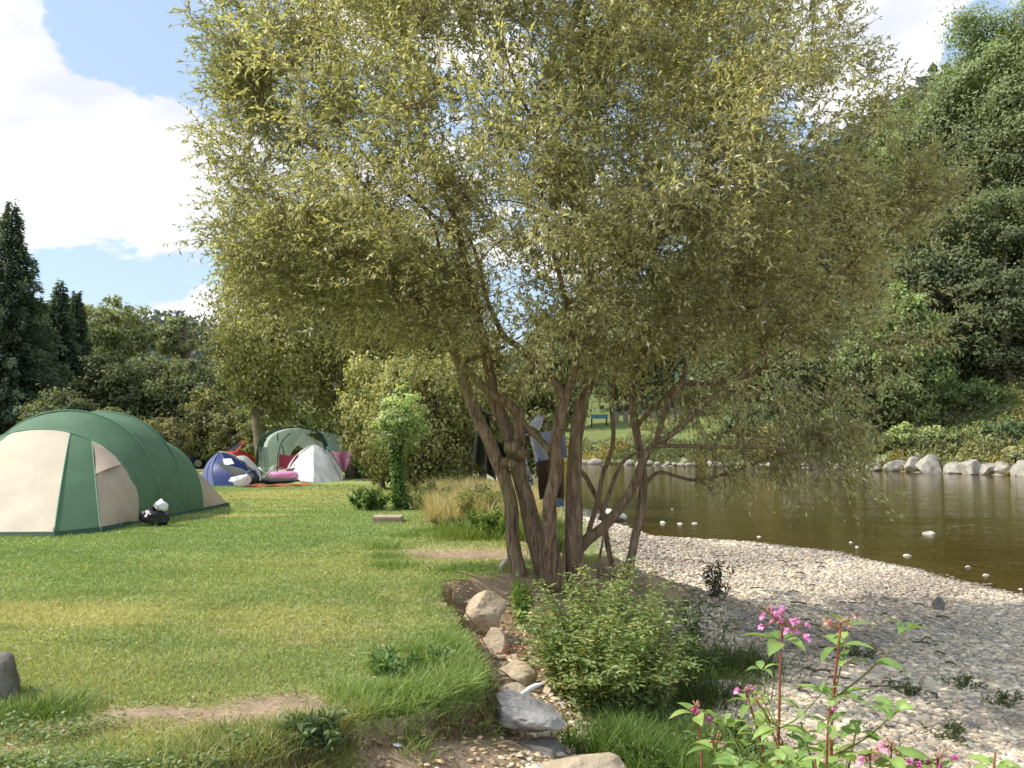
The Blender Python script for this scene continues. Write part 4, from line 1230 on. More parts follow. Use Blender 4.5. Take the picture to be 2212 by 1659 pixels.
# sliver of another tent behind
nb = thing("ridge_tent", (-11.6, 18.6, 0), "mint green tent edge showing behind the big green tent at the left border", "tent")
def nbf(u, v):
    return np.stack([-12.9 + 2.5 * u, 18.2 + 1.5 * v, 1.47 * (1 - np.abs(2 * u - 1) ** 1.8) * (1 - .1 * v)], -1)
surf("canopy", nbf, 24, 8, M_pgreen, nb, wrinkle=.01)
surf("door_panel", lambda u, v: np.stack([-12.9 + 2.5 * u, 18.2 - .35 * (v), 1.47 * (1 - np.abs(2 * u - 1) ** 1.8) * (1 - v)], -1), 24, 8, M_white, nb)

# ---- plastic bags beside the tent
def lump(name, label, c, size, seed, mat, cat, cuts=14, rough=.22, tie=True):
    r_ = np.random.default_rng(seed)
    V, Fc = I4; V = V.copy()
    for _ in range(cuts):
        nrm = unit(r_.normal(size=3)); o = r_.uniform(.62, .92)
        V = V - nrm * np.clip(V @ nrm - o, 0, None)[:, None] * .9
    V = V * (1 + rough * fbm(V * 2.6 + seed, 3, seed)[:, None] - .5 * rough * np.abs(fbm(V * 5 + seed, 3, 4))[:, None] * 2)
    top = sm(.55, 1.05, V[:, 2])[:, None]
    if tie: V = V * np.concatenate([1 - .72 * top, 1 - .72 * top, 1 + .45 * top], 1)
    V = V * np.array(size)
    o = mesh(name, V, [Fc], mat, None, True); o.location = tuple(c)
    return tag(o, label, cat)
c0 = gp(328, 1136)
lump("rubbish_bag", "shiny black rubbish bag leaning against the big green tent", (c0[0], c0[1] + .15, .13), (.27, .20, .165), 3, M_black, "bag")
lump("plastic_bag", "white plastic bag with a small green print lying on the black rubbish bag", (c0[0] + .09, c0[1] + .12, .31), (.13, .11, .10), 9, M_wplast, "bag", rough=.15)
mk = bpy.data.objects["plastic_bag"]
ring = MB(); V, Fc = I2; ring.add(V * [.022, .008, .018] + [c0[0] + .03, c0[1] + .02, .37], [Fc])
ring.build("print", simplemat("green_print", (.02, .25, .10), .5), mk)

# ---- blue dome tent
def P4(zx, zy, d):   # coordinates in the zoomed crop of the far tents
    return at((440 + zx / 4.254) * .864, (1020 + zy / 4.254) * .864, d)
bd = thing("dome_tent", (-8.3, 26.4, 0), "small blue dome tent with faded side panel and white trim on the far lawn", "tent")
top = P4(470, 462, 26.6)
BP = [P4(218, 640, 27.2), P4(345, 822, 25.9), P4(410, 828, 25.7), P4(640, 828, 25.6), P4(860, 770, 26.8), P4(700, 700, 28.2), P4(350, 700, 28.4)]
for p in BP: p[2] = hz(p[0], p[1]) + .0
BP[0][2] = .42
def pan(b0, b1, bul=.18):
    def fn(u, v):
        b = b0 + (b1 - b0) * u[..., None]
        P = top * (1 - v[..., None]) + b * v[..., None]
        mid = (np.array(bd.location) + [0, 0, .1])
        return P + unit(P - mid) * (bul * np.sin(v * np.pi))[..., None]
    return fn
BP[0][2] = 0; BP[0][0] = -9.55
mats = [M_lblue, M_lblue, M_blue, M_blue, M_blue, M_blue, M_lblue]
for i in range(7):
    surf("panel", pan(BP[i], BP[(i + 1) % 7]), 14, 16, mats[i], bd, wrinkle=.02, seed=20 + i)
mb = MB()
for i in (1, 2, 3, 4): mb = MB(); tube(mb, pan(BP[i], BP[i], .19)(np.zeros(14), np.linspace(0, 1, 14)), .012 if i < 4 else .03, 5); mb.build("pole_sleeve", M_lblue, bd)
surf("window_flap", lambda u, v: P4(495, 540, 26.0) * (1 - u[..., None]) * (1 - v[..., None]) + P4(585, 535, 26.0) * u[..., None] * (1 - v[..., None]) + P4(515, 612, 25.75) * (1 - u[..., None]) * v[..., None] + P4(620, 592, 25.75) * u[..., None] * v[..., None], 4, 4, M_white, bd)
def curve(name, zpts, d, r, mat, parent, flat=None):
    mb = MB(); tube(mb, spline([P4(a, b, d) for a, b in zpts], 6), r, 7); return mb.build(name, mat, parent)
curve("trim", [(455, 470), (520, 472), (585, 488), (640, 520), (665, 545)], 26.2, .025, M_tan, bd)
# white porch arch
wa = thing("porch_awning", (-7.3, 26.2, 0), "white arched awning strip drooping from the blue dome tent", "awning")
def arch(pts_o, pts_i, d):
    O = spline([P4(a, b, d) for a, b in pts_o], 6); I = spline([P4(a, b, d + .25) for a, b in pts_i], 6)
    def fn(u, v):
        i = np.clip((u * (len(O) - 1)).round().astype(int), 0, len(O) - 1)
        return O[i] * (1 - v[..., None]) + I[i] * v[..., None]
    return fn
surf("canopy", arch([(640, 515), (730, 510), (800, 560), (860, 630), (905, 720), (900, 770)], [(660, 545), (720, 570), (770, 620), (820, 660), (870, 740), (880, 775)], 26.0), 31, 4, M_white, wa, wrinkle=.02)
# crumpled grey flysheet with white underside
fly = thing("flysheet", (-8.0, 25.5, 0), "crumpled grey flysheet thrown over the front of the blue dome tent", "flysheet")
surf("sheet", arch([(435, 560), (500, 590), (600, 620), (690, 650), (745, 690), (730, 720)], [(450, 590), (520, 660), (590, 720), (640, 770), (700, 760), (720, 740)], 25.45), 31, 8, M_grey, fly, wrinkle=.09, seed=33)
lump("bedding_pile", "heap of white bedding on the grass in front of the blue dome tent", tuple(P4(690, 775, 25.4) * [1, 1, 0] + [0, 0, .17]), (.34, .3, .19), 41, M_white, "bedding", tie=False, rough=.35)
lump("clothes_pile", "dark grey jacket heap on the ground right of the blue dome tent", tuple(P4(820, 690, 26.3) * [1, 1, 0] + [0, 0, .22]), (.30, .3, .30), 42, simplemat("dark_cloth", (.06, .07, .09), .9, bump=.3), "jacket", tie=False, rough=.4)
lump("blanket_roll", "long dark rolled blanket lying in front of the open tunnel tent", tuple(P4(1000, 765, 26.6) * [1, 1, 0] + [0, 0, .09]), (.85, .2, .10), 43, simplemat("dark_blanket", (.045, .045, .05), .9, bump=.3), "blanket", tie=False, rough=.3)
og = thing("ground_mat", P4(850, 800, 25.4) * [1, 1, 0], "orange red mat spread on the grass in front of the dark blanket", "mat")
surf("sheet", lambda u, v: np.stack([P4(745, 800, 25.4)[0] + 1.75 * u, 25.0 + .9 * v + .4 * u, .035 + .02 * np.sin(u * 17) + 0 * v], -1), 30, 6, simplemat("orange_mat", (.45, .10, .05), .7), og, wrinkle=.02)

# ---- open green and white tunnel tent
ot = thing("open_tunnel_tent", (-6.4, 30.5, hz(-6.4, 30)), "dark green and white tunnel tent standing open, behind the white dome tent", "tent")
d0, d1 = 29.6, 33.0
outer = [(850, 690), (850, 560), (870, 420), (905, 320), (1000, 250), (1130, 214), (1280, 206), (1400, 222), (1490, 250), (1545, 330), (1580, 420), (1620, 560), (1640, 660)]
OA = spline([P4(a, b, d0) for a, b in outer], 6)
ctr = P4(1200, 560, d0)
OB = ctr + (OA - ctr) * [.92, 1, .88] + [.25, 3.2, -.05]
OM = (OA + OB) / 2 + unit(OA - ctr) * [0.05, 0, .02]
def lin(A, B, bul=0):
    def fn(u, v):
        i = np.clip((u * (len(A) - 1)).round().astype(int), 0, len(A) - 1)
        P = A[i] * (1 - v[..., None]) + B[i] * v[..., None]
        return P
    return fn
n_ = len(OA)
OA2 = OA + [.03, .55, -.02]
surf("roof_band", lin(OA, OA2), n_, 3, M_dkgreen, ot)
surf("canopy", lin(OA2, OB), n_, 8, M_pgreen, ot, wrinkle=.02, seed=50)
mb = MB(); tube(mb, OA, .022, 6); mb.build("pole", M_pole, ot)
mb = MB()
for zp in ([(1075, 700), (1080, 560), (1105, 420), (1150, 330), (1215, 270)], [(1150, 600), (1150, 500), (1130, 400)], [(850, 640), (880, 520), (920, 400), (960, 330)], [(1080, 270), (1085, 350)]):
    tube(mb, spline([P4(a, b, d0 + .12) for a, b in zp], 5), .018, 5)
mb.build("inner_pole", M_pole, ot)
# inner cabin: white dome
def inner(u, v):
    a = np.pi * u
    c = P4(1275, 640, 31.2)
    return np.stack([c[0] - .95 * np.cos(a) + .25 * v, c[1] + v * 1.4, hz(-6, 31) + 1.62 * np.sin(a) ** .8 * (1 - .2 * v)], -1)
surf("inner_cabin", inner, 30, 6, M_white, ot, wrinkle=.02)
def innerf(u, v):
    P = inner(u, v * 0); c = P4(1275, 640, 31.2); c[2] = .8
    return P * (1 - .55 * v[..., None]) + np.array([c[0], c[1] - .02, hz(-6, 31) + .75]) * (.55 * v[..., None])
surf("cabin_wall", innerf, 30, 5, M_white, ot)
surf("back_wall", lin(OA2[: n_ // 2 + 2] + [0, .3, 0], np.tile(P4(1180, 500, 31.0), (n_ // 2 + 2, 1))), n_ // 2 + 2, 6, M_pgreen, ot)
surf("curtain", lambda u, v: np.stack([P4(855, 600, 29.7)[0] + .35 * u + .1 * v, 29.7 + .05 * np.sin(u * 20), 1.05 * (1 - v) + hz(-7, 29.7) + .02], -1), 24, 8, M_pgreen, ot, wrinkle=.02)
# camping chair and pink cushion
cc_ = thing("camping_chair", P4(1165, 700, 29.0) * [1, 1, 0], "dark red folding camping chair in the open tunnel tent", "chair")
M_red = simplemat("dark_red_cloth", (.20, .02, .04), .8, bump=.2)
cx, cy = cc_.location[0], cc_.location[1]
surf("backrest", lambda u, v: np.stack([cx - .28 + .62 * u, cy + .18 + .1 * v, .42 + .42 * v - .06 * np.sin(u * np.pi)], -1), 8, 6, M_red, cc_)
surf("seat", lambda u, v: np.stack([cx - .28 + .62 * u, cy - .3 + .5 * v, .40 - .05 * np.sin(u * np.pi) + 0 * v], -1), 8, 6, M_red, cc_)
for s1 in (-.28, .34):
    for y1 in (-.3, .2):
        mb = MB(); tube(mb, [(cx + s1, cy + y1, 0), (cx + s1 * .9, cy - y1 * .6, .5)], .012, 5); mb.build("leg", M_pole, cc_)
pk = thing("air_mattress", P4(1130, 730, 28.3) * [1, 1, 0], "bright pink inflatable lying by the white dome tent", "air mattress")
V, Fc = I3; sgn = np.sign(V) * np.abs(V) ** .55
mesh("body", sgn * [.40, .3, .13] + np.array(pk.location) + [.08, 0, .18], [Fc], simplemat("pink_vinyl", (.72, .28, .50), .4), pk)
mesh("pillow", sgn * [.1, .25, .08] + np.array(pk.location) + [-.28, 0, .2], [Fc], simplemat("pink_vinyl_pale", (.80, .32, .56), .4), pk)
# folding stool frame
fs = thing("folding_stool", P4(960, 690, 28.6) * [1, 1, 0], "light metal folding stool frame in front of the open tunnel tent", "stool")
fx, fy_ = fs.location[0], fs.location[1]
mb = MB()
for a_, b_ in [((-.25, 0, 0), (.25, 0, .42)), ((.25, 0, 0), (-.25, 0, .42)), ((-.25, .3, 0), (.25, .3, .42)), ((.25, .3, 0), (-.25, .3, .42)), ((-.25, 0, .42), (-.25, .3, .42)), ((.25, 0, .42), (.25, .3, .42))]:
    tube(mb, [np.array(a_) + [fx, fy_, 0], np.array(b_) + [fx, fy_, 0]], .012, 5)
mb.build("frame", simplemat("alu", (.6, .6, .6), .35, metallic=.7), fs)
surf("seat", lambda u, v: np.stack([fx - .25 + .5 * u, fy_ + .3 * v, .42 - .04 * np.sin(u * np.pi)], -1), 6, 3, M_grey, fs)

# ---- white dome tent
wd_ = thing("dome_tent", (-5.9, 29, 0), "bright white dome tent with low entrance on the far lawn, left of the mauve awning", "tent")
A0 = P4(1140, 782, 28.9); A1 = P4(1470, 745, 27.0); A2 = P4(1758, 728, 28.6); T0 = P4(1470, 386, 29.6)
for a_ in (A0, A1, A2): a_[2] = hz(a_[0], a_[1])
B0 = A0 + [.5, 2.1, 0]; B2 = A2 + [-.2, 1.5, 0]
mid = (A0 + A2) / 2 + [0, 1, .1]
def pan2(t, b0, b1, bul, bb=0):
    def fn(u, v):
        b = b0 + (b1 - b0) * u[..., None]
        P = t * (1 - v[..., None]) + b * v[..., None]
        return P + unit(P - mid) * (bul * np.sin(v * np.pi) ** .9)[..., None]
    return fn
surf("front_panel", pan2(T0, A0, A1, .14), 16, 18, M_white, wd_, wrinkle=.008, seed=60)
surf("entrance_panel", pan2(T0, A1 + [-.02, .25, 0], A2, .24), 16, 18, M_white, wd_, wrinkle=.05, seed=61)
for q0_, q1_ in ((A2, B2), (B2, B0), (B0, A0)): surf("side_panel", pan2(T0, q0_, q1_, .24), 12, 14, M_white, wd_, wrinkle=.01, seed=62)
surf("door_flap", lambda u, v: (T0 * .45 + A1 * .55 + [0, -.1, .1]) * (1 - v[..., None]) + (A1 * (1 - u[..., None]) + (A1 * .35 + A2 * .65) * u[..., None]) * v[..., None] + np.array([0, -.06, 0]), 8, 8, M_white, wd_, wrinkle=.06, seed=63)
mb = MB(); tube(mb, pan2(T0, A2, A2, .25)(np.zeros(16), np.linspace(.3, 1, 16)), .02, 6); mb.build('pole_sleeve', M_grey, wd_); mb = MB(); tube(mb, [A0 + [0, -.01, .02], A1 + [0, -.01, .02]], .012, 4)
mb.build("hem", M_grey, wd_)
# mauve awning
ma = thing("awning", (-4.6, 29, 0), "mauve fabric awning stretched to a point right of the white dome tent", "awning")
m0, m1_, m2_ = P4(1640, 462, 28.9), P4(1925, 462, 28.4), P4(1790, 690, 28.6)
def maf(u, v):
    a = m0 * (1 - u[..., None]) + m1_ * u[..., None]
    w = (m0 * .25 + m2_ * .75) ; b = m2_
    P = a * (1 - v[..., None]) + b * v[..., None]
    return P + np.array([0, -.10, 0]) * (np.sin(u * 9) * np.sin(v * np.pi))[..., None]
surf("canopy", maf, 22, 14, M_mauve, ma, wrinkle=.03, seed=70)
mb = MB(); tube(mb, [P4(1925, 462, 28.4), P4(1925, 462, 28.4) * [1, 1, 0] + [.25, 0, hz(-4, 28.4)]], .010, 5); tube(mb, [m0, m2_], .018, 5); mb.build("pole", M_pole, ma)
# teal towel
tw = thing("towel", P4(1660, 440, 29.6) , "pale turquoise towel lying over the top of the mauve awning", "towel")
surf("cloth", lambda u, v: P4(1590, 425, 29.2) * (1 - u[..., None]) + P4(1740, 462, 29.0) * u[..., None] + np.stack([0 * u, .3 * v, .10 * np.sin(u * 6) - .12 * v], -1), 14, 6, fabric("turquoise_cloth", (.35, .62, .66)), tw, wrinkle=.03)

# ---- cars behind the tents
M_glass = simplemat("car_glass", (.05, .07, .10), .08, spec=.8)
M_tyre = simplemat("tyre", (.02, .02, .02), .9)
M_rim = simplemat("rim", (.5, .5, .5), .3, metallic=.8)
def car(label, x, y, rot, paint, L=4.2, Wd=1.7, Hh=1.45):
    root = thing("parked_car", (x, y, hz(x, y)), label, "car", "cars parked behind the tents")
    prof = np.array([(-.5, .22), (-.5, .50), (-.47, .60), (-.36, .66), (-.25, .97), (-.05, 1.0), (.18, .99), (.30, .93), (.43, .66), (.495, .60), (.5, .30), (.48, .22)])
    ys_ = np.array([-.5, -.47, -.40, 0, .40, .47, .5])
    V = []
    for yy_ in ys_:
        inset = 1 - .05 * (abs(yy_) > .48)
        for (a, b) in prof:
            nar = 1 - .22 * max(0, b - .62) / .38
            V.append((a * L * inset, yy_ * Wd * nar, b * Hh * (1 if abs(yy_) < .48 else .985)))
    V = np.array(V); k = len(prof)
    Fq = [[i * k + j, i * k + (j + 1) % k, (i + 1) * k + (j + 1) % k, (i + 1) * k + j] for i in range(len(ys_) - 1) for j in range(k)]
    base = np.array(root.location)
    mb = MB(); mb.add(V, [np.array(Fq)])
    for sd_ in (0, len(ys_) - 1):
        c_ = V[sd_ * k:(sd_ + 1) * k].mean(0); mb.add(np.concatenate([V[sd_ * k:(sd_ + 1) * k], [c_]]), [np.array([[j, (j + 1) % k, k] for j in range(k)])])
    o = mb.build("body", paint, None, False); o.parent = root
    for s1 in (-1, 1):
        yv = s1 * Wd * .455
        for q in ([(-.33, .66), (-.245, .91), (-.06, .94), (-.06, .66)], [(-.04, .66), (-.04, .94), (.17, .93), (.20, .66)], [(.22, .66), (.19, .92), (.27, .89), (.38, .66)]):
            P_ = np.array([(a * L, yv * (1 - .22 * max(0, b - .62) / .38) / .455 * .5 * 1.02 if False else s1 * (Wd * .5 * (1 - .22 * max(0, b - .62) / .38) + .012), b * Hh) for a, b in q])
            gm = MB(); gm.add(P_, [np.array([[0, 1, 2, 3]])]); o = gm.build("window", M_glass, None, False); o.parent = root
    for (a0, b0), (a1, b1) in (((-.355, .68), (-.255, .95)), ((.315, .91), (.425, .68))):
        e_ = -.012 if a0 < 0 else .012
        gm = MB(); gm.add(np.array([(a0 * L + e_, -.42 * Wd, b0 * Hh), (a0 * L + e_, .42 * Wd, b0 * Hh), (a1 * L + e_, .38 * Wd, b1 * Hh), (a1 * L + e_, -.38 * Wd, b1 * Hh)]), [np.array([[0, 1, 2, 3]])]); o = gm.build("windscreen", M_glass, None, False); o.parent = root
    for a_ in (-.31, .31):
        for s1 in (-1, 1):
            mb = MB(); tt = np.linspace(0, 1, 2)
            tube(mb, [(a_ * L, s1 * Wd * .40, .31), (a_ * L, s1 * Wd * .51, .31)], .31, 18)
            w_ = mb.build("wheel", M_tyre, None, False); w_.parent = root
            mb = MB(); tube(mb, [(a_ * L, s1 * Wd * .505, .31), (a_ * L, s1 * Wd * .52, .31)], .19, 14)
            r_ = mb.build("rim", M_rim, None, False); r_.parent = w_
    root.rotation_euler = (0, 0, rot)
    return root
M_pblue = simplemat("dark_blue_paint", (.02, .05, .16), .2, spec=.6)
M_pred = simplemat("red_paint", (.62, .05, .03), .25, spec=.6)
p = P4(560, 450, 47); car("dark blue car parked left of the red one, behind the blue dome tent", p[0], 47, .15, M_pblue, 4.4, 1.75, 1.42)
p = P4(790, 460, 43); car("red hatchback parked between the blue dome tent and the open tunnel tent", p[0] + .5, 43, .5, M_pred, 3.8, 1.65, 1.40)

# washing line far behind
wl = thing("clothes_line", (-3.4, 36, 0), "washing line strung at the bushes behind the mauve awning", "clothes line")
mb = MB(); tube(mb, [P4(1580, 335, 36), P4(1900, 352, 36), P4(2250, 340, 36)], .012, 4); mb.build("rope", M_line, wl)
mb = MB(); tube(mb, [P4(1580, 325, 36), P4(1580, 325, 36) * [1, 1, 0] + [0, 0, hz(-5, 36)]], .03, 6); mb.build("post", M_pole, wl)
mb = MB(); tube(mb, [P4(2250, 330, 36), P4(2250, 330, 36) * [1, 1, 0] + [0, 0, hz(-2, 36)]], .03, 6); mb.build("post", M_pole, wl)
for zx, w_, h_, c_, lb in [(1650, 80, 45, (.04, .06, .16), "navy blue garment, first from the left on the far washing line"), (1755, 60, 70, (.55, .03, .05), "bright red garment on the far washing line"), (1850, 30, 40, (.75, .5, .45), "small pale pink cloth right of the bright red garment"),
                       (1960, 50, 40, (.35, .05, .04), "dark red cloth in the middle of the far washing line, half hidden by leaves"), (2110, 40, 40, (.6, .05, .05), "small red cloth near the right end of the far washing line"), (2150, 60, 30, (.35, .35, .38), "grey cloth last on the far washing line")]:
    g_ = thing("hanging_garment", P4(zx, 345, 36), lb, "laundry", "laundry on the far line")
    surf("cloth", (lambda zx, w_, h_: lambda u, v: P4(zx, 345, 35.97) + np.stack([u * w_ / 4.254 * .864 / F * 36, .03 * np.sin(u * 9), -v * h_ / 4.254 * .864 / F * 36 * (1 - .15 * np.sin(u * np.pi))], -1))(zx, w_, h_), 8, 6, fabric("garment", c_), g_, wrinkle=.03)

# ---- house, fence and teal table across the river
hx_, hy_ = at(1560, 700, 108)[0], 108.0
hb_ = hz(hx_, hy_); hs = thing("house", (hx_, hy_, hb_), "pale rendered house glimpsed through the willow on the far slope", "building")
M_wall = simplemat("render_wall", (.72, .68, .62), .9, bump=.1); M_roof = simplemat("slate_roof", (.08, .08, .09), .8, bump=.3, bscale=8)
def boxmb(mb, x0, x1, y0, y1, z0, z1):
    V = np.array([(a, b, c) for a in (x0, x1) for b in (y0, y1) for c in (z0, z1)])
    mb.add(V, [np.array([[0, 1, 3, 2], [4, 6, 7, 5], [0, 4, 5, 1], [2, 3, 7, 6], [0, 2, 6, 4], [1, 5, 7, 3]])]); return mb
zt = at(1560, 655, 108)[2]
boxmb(MB(), hx_ - 5, hx_ + 6, hy_, hy_ + 8, hb_ - 2, zt).build("wall", M_wall, hs, False)
mb = MB(); V = np.array([(hx_ - 5.6, hy_ - .6, zt - .1), (hx_ + 6.6, hy_ - .6, zt - .1), (hx_ + 6.6, hy_ + 8.6, zt - .1), (hx_ - 5.6, hy_ + 8.6, zt - .1), (hx_ - 5.6, hy_ + 4, zt + 3.6), (hx_ + 6.6, hy_ + 4, zt + 3.6)])
mb.add(V, [np.array([[0, 1, 5, 4], [2, 3, 4, 5]]), np.array([[0, 4, 3], [1, 2, 5]])]); mb.build("roof", M_roof, hs, False)
for wx_ in (-3.6, -.6, 2.2, 4.6):
    for wz in (zt - 2.0, zt - 4.6):
        w_ = boxmb(MB(), hx_ + wx_ - .6, hx_ + wx_ + .6, hy_ - .06, hy_ + .02, wz - .7, wz + .7).build("window", M_wplast, hs, False)
        w2_ = boxmb(MB(), hx_ + wx_ - .5, hx_ + wx_ + .5, hy_ - .09, hy_ - .05, wz - .6, wz + .6).build("pane", M_glass, None, False)
        w2_.parent = w_; w2_.matrix_parent_inverse = Matrix.Identity(4); w2_.location = (-hs.location[0], -hs.location[1], -hs.location[2])
fn_ = thing("fence", (15, 86, hz(15, 86)), "light wooden fence along the top of the far meadow", "fence")
mb = MB(); rl = MB()
for i in range(22):
    fx_ = 10 + i * .9; fy2 = 87.0
    z_ = hz(fx_, fy2); boxmb(mb, fx_, fx_ + .5, fy2, fy2 + .05, z_ - .1, z_ + 1.05)
for j in range(21): 
    z_ = hz(10 + j * .9, 87.0)
    boxmb(rl, 10 + j * .9, 10 + j * .9 + .95, 87.06, 87.1, z_ + .7, z_ + .8)
mb.build("boards", simplemat("fence_wood", (.34, .29, .24), .9), fn_, False); rl.build("rail", simplemat("fence_rail", (.3, .26, .2), .9), fn_, False)
tx_, ty_ = at(1295, 880, 84)[0], 84.0
tz_ = hz(tx_, ty_)
tt_ = thing("garden_table", (tx_, ty_, tz_), "turquoise covered garden table in front of the far fence", "table")
surf("tabletop", lambda u, v: np.stack([tx_ - .8 + 1.6 * u, ty_ + .9 * v, tz_ + 1.15 + .1 * np.sin(u * 3)], -1), 8, 4, fabric("turquoise_cover", (.12, .30, .36)), tt_)
surf("cover", lambda u, v: np.stack([tx_ - .8 + 1.6 * u, ty_ - .02 - .05 * np.sin(u * 14) * v, tz_ + 1.15 - .4 * v], -1), 14, 4, fabric("turquoise_cover_side", (.12, .30, .36)), tt_)
for a_ in (-.7, .7):
    for b_ in (.1, .8):
        mb = MB(); tube(mb, [(tx_ + a_, ty_ + b_, tz_ - .1), (tx_ + a_, ty_ + b_, tz_ + 1.14)], .04, 5); mb.build("leg", M_pole, tt_)
# ------------------------------------------------------------------ laundry between the willow trunks
def PS(zx, zy, d):   # coordinates in the 320px crop of the trunks
    return at((1160 + zx / 5.184) * K, (980 + zy / 5.184) * K, d)
K = .864
def quadcloth(name, label, cat, c4, col, wr=.03, seed=1, nu=16, nv=16, fold=.03, tr=.25, mat=None):
    c4 = [np.array(c) for c in c4]
    t = thing(name, c4[0], label, cat, "laundry drying on the willow")
    def fn(u, v):
        P = (c4[0] * (1 - u[..., None]) + c4[1] * u[..., None]) * (1 - v[..., None]) + (c4[3] * (1 - u[..., None]) + c4[2] * u[..., None]) * v[..., None]
        return P + np.array([0, 1, 0]) * (fold * np.sin(u * 13 + seed) * (.3 + v))[..., None]
    surf("cloth", fn, nu, nv, mat or fabric(name + "_cloth", col, tr, sc=4), t, wrinkle=wr, seed=seed)
    return t
M_camo, nt, out = newmat("patterned_cloth")
tc = nd(nt, "TexCoord"); vn = nd(nt, "TexNoise", {"Vector": tc.outputs["Object"], "Scale": 18.0, "Detail": 2.0})
p = nd(nt, "BsdfPrincipled", {"Base Color": ramp(nt, vn.outputs[0], [(.42, (.10, .11, .14)), (.50, (.62, .64, .70)), (.6, (.75, .76, .82))]), "Roughness": .9})
nt.links.new(p.outputs[0], out.inputs[0])
cl = thing("clothes_line", PS(120, 540, 10.7), "thin line tied between the willow trunks carrying the laundry", "clothes line")
mb = MB(); tube(mb, spline([PS(180, 190, 10.5), PS(420, 300, 10.5), PS(700, 372, 10.6), PS(1000, 300, 10.8), PS(1140, 505, 10.6), PS(1300, 560, 10.6)], 6), .005, 4); mb.build("rope", M_line, cl)
quadcloth("towel", "dark olive towel hanging behind the left trunk", "towel", [PS(190, 190, 10.55), PS(330, 330, 10.5), PS(420, 1160, 10.45), PS(100, 870, 10.6)], (.055, .055, .04), seed=3, fold=.06, tr=.1)
quadcloth("jacket", "blackish jacket hanging low between the left trunks", "jacket", [PS(330, 560, 10.45), PS(500, 690, 10.4), PS(620, 1140, 10.45), PS(380, 1000, 10.45)], (.035, .033, .03), seed=4, fold=.05, tr=.05)
quadcloth("shirt", "white shirt with a faint print hanging in the middle of the trunks", "shirt", [PS(690, 365, 10.6), PS(880, 560, 10.6), PS(760, 560, 10.6), PS(710, 545, 10.6)], (.72, .72, .78), seed=5, fold=.01, mat=M_camo)
quadcloth("shirt_sleeve_cloth", "narrow white cloth hanging down from the printed shirt", "cloth", [PS(705, 545, 10.58), PS(770, 560, 10.58), PS(835, 945, 10.58), PS(785, 945, 10.58)], (.78, .78, .84), seed=6, fold=.01)
quadcloth("cloth", "white cloth thrown up over a twig, curling at the top", "cloth", [PS(940, 290, 10.8), PS(1030, 300, 10.8), PS(975, 500, 10.8), PS(840, 410, 10.75)], (.74, .75, .82), seed=7, fold=.04)
quadcloth("t_shirt", "pale blue grey t-shirt hanging between the middle trunks", "t-shirt", [PS(855, 560, 10.62), PS(1000, 560, 10.62), PS(1110, 870, 10.62), PS(935, 915, 10.62)], (.50, .52, .62), seed=8, fold=.03)
quadcloth("cloth", "light blue cloth triangle behind the thin crossing branch", "cloth", [PS(990, 530, 10.72), PS(1150, 495, 10.72), PS(1200, 800, 10.72), PS(1090, 760, 10.72)], (.42, .46, .60), seed=9)
quadcloth("cloth", "light blue strip seen right of the forked middle trunk", "cloth", [PS(1262, 560, 10.7), PS(1320, 580, 10.7), PS(1330, 850, 10.7), PS(1245, 845, 10.7)], (.38, .43, .60), seed=10)
quadcloth("trousers", "brown trousers hanging down to the gravel between the trunks", "trousers", [PS(935, 900, 10.75), PS(1290, 870, 10.75), PS(1300, 1380, 10.75), PS(985, 1400, 10.75)], (.10, .065, .045), seed=11, fold=.05, tr=.1)
quadcloth("jeans", "pale blue jeans leg below the brown trousers", "jeans", [PS(1190, 1385, 10.8), PS(1305, 1370, 10.8), PS(1305, 1480, 10.8), PS(1180, 1510, 10.8)], (.22, .29, .38), seed=12, fold=.02)
quadcloth("scarf", "dark patterned scarf hanging below the narrow white cloth", "scarf", [PS(805, 945, 10.6), PS(835, 945, 10.6), PS(905, 1190, 10.6), PS(850, 1225, 10.6)], (.2, .2, .24), seed=13, fold=.01, mat=M_camo)
pgm = simplemat("red_peg", (.7, .03, .04), .4); 
mb = MB(); tube(mb, [PS(840, 515, 10.55), PS(885, 575, 10.55)], .012, 5); o = mb.build("clothes_peg", pgm); tag(o, "red clothes peg clip on the white printed shirt", "clothes peg")
mb = MB(); tube(mb, [PS(978, 860, 10.55), PS(975, 910, 10.55)], .012, 5); o = mb.build("clothes_peg", simplemat("blue_peg", (.02, .05, .5), .4)); tag(o, "dark blue clothes peg at the hem of the pale t-shirt", "clothes peg")

# ------------------------------------------------------------------ foreground rocks
def gz(px, py, guess=-.3):
    z = guess
    for _ in range(12):
        g = gp(px, py, z); z = .5 * z + .5 * hz(g[0], g[1])
    return gp(px, py, z)
rk = rock
rk("rock", "overhanging grey slab rock jutting from the bank in the foreground", (.06, 5.62, -.17), (.30, .27, .115), 5, M_rock_grey, .35, 16, rough=.16, strata=.03).rotation_euler = (.16, .20, 0)
rk("rock", "brown flat rock wedged under the overhanging grey slab", (.13, 5.50, -.37), (.22, .20, .12), 16, M_rock_dark, -.2, 8, rough=.12, strata=.04)
rk("rock", "large pale flat rock at the bottom edge, right of the earth patch", (.42, 5.12, -.33), (.34, .26, .105), 23, M_rock_tan, .25, 16, rough=.10)
rk("rock", "smaller pale slab leaning on the large flat rock at the bottom edge", (.15, 5.02, -.33), (.13, .18, .11), 24, M_rock_pale, -.4, 14, rough=.16)
rk("boulder", "rounded tan boulder set in the bank left of the willow trunks", (-.27, 8.75, -.17), (.27, .24, .21), 33, M_rock_tan, .3, 12, rough=.14)
rk("rock", "squarish brown rock below the rounded tan boulder", (-.18, 8.15, -.34), (.15, .16, .16), 35, M_rock_tan, .5, 7, rough=.08)
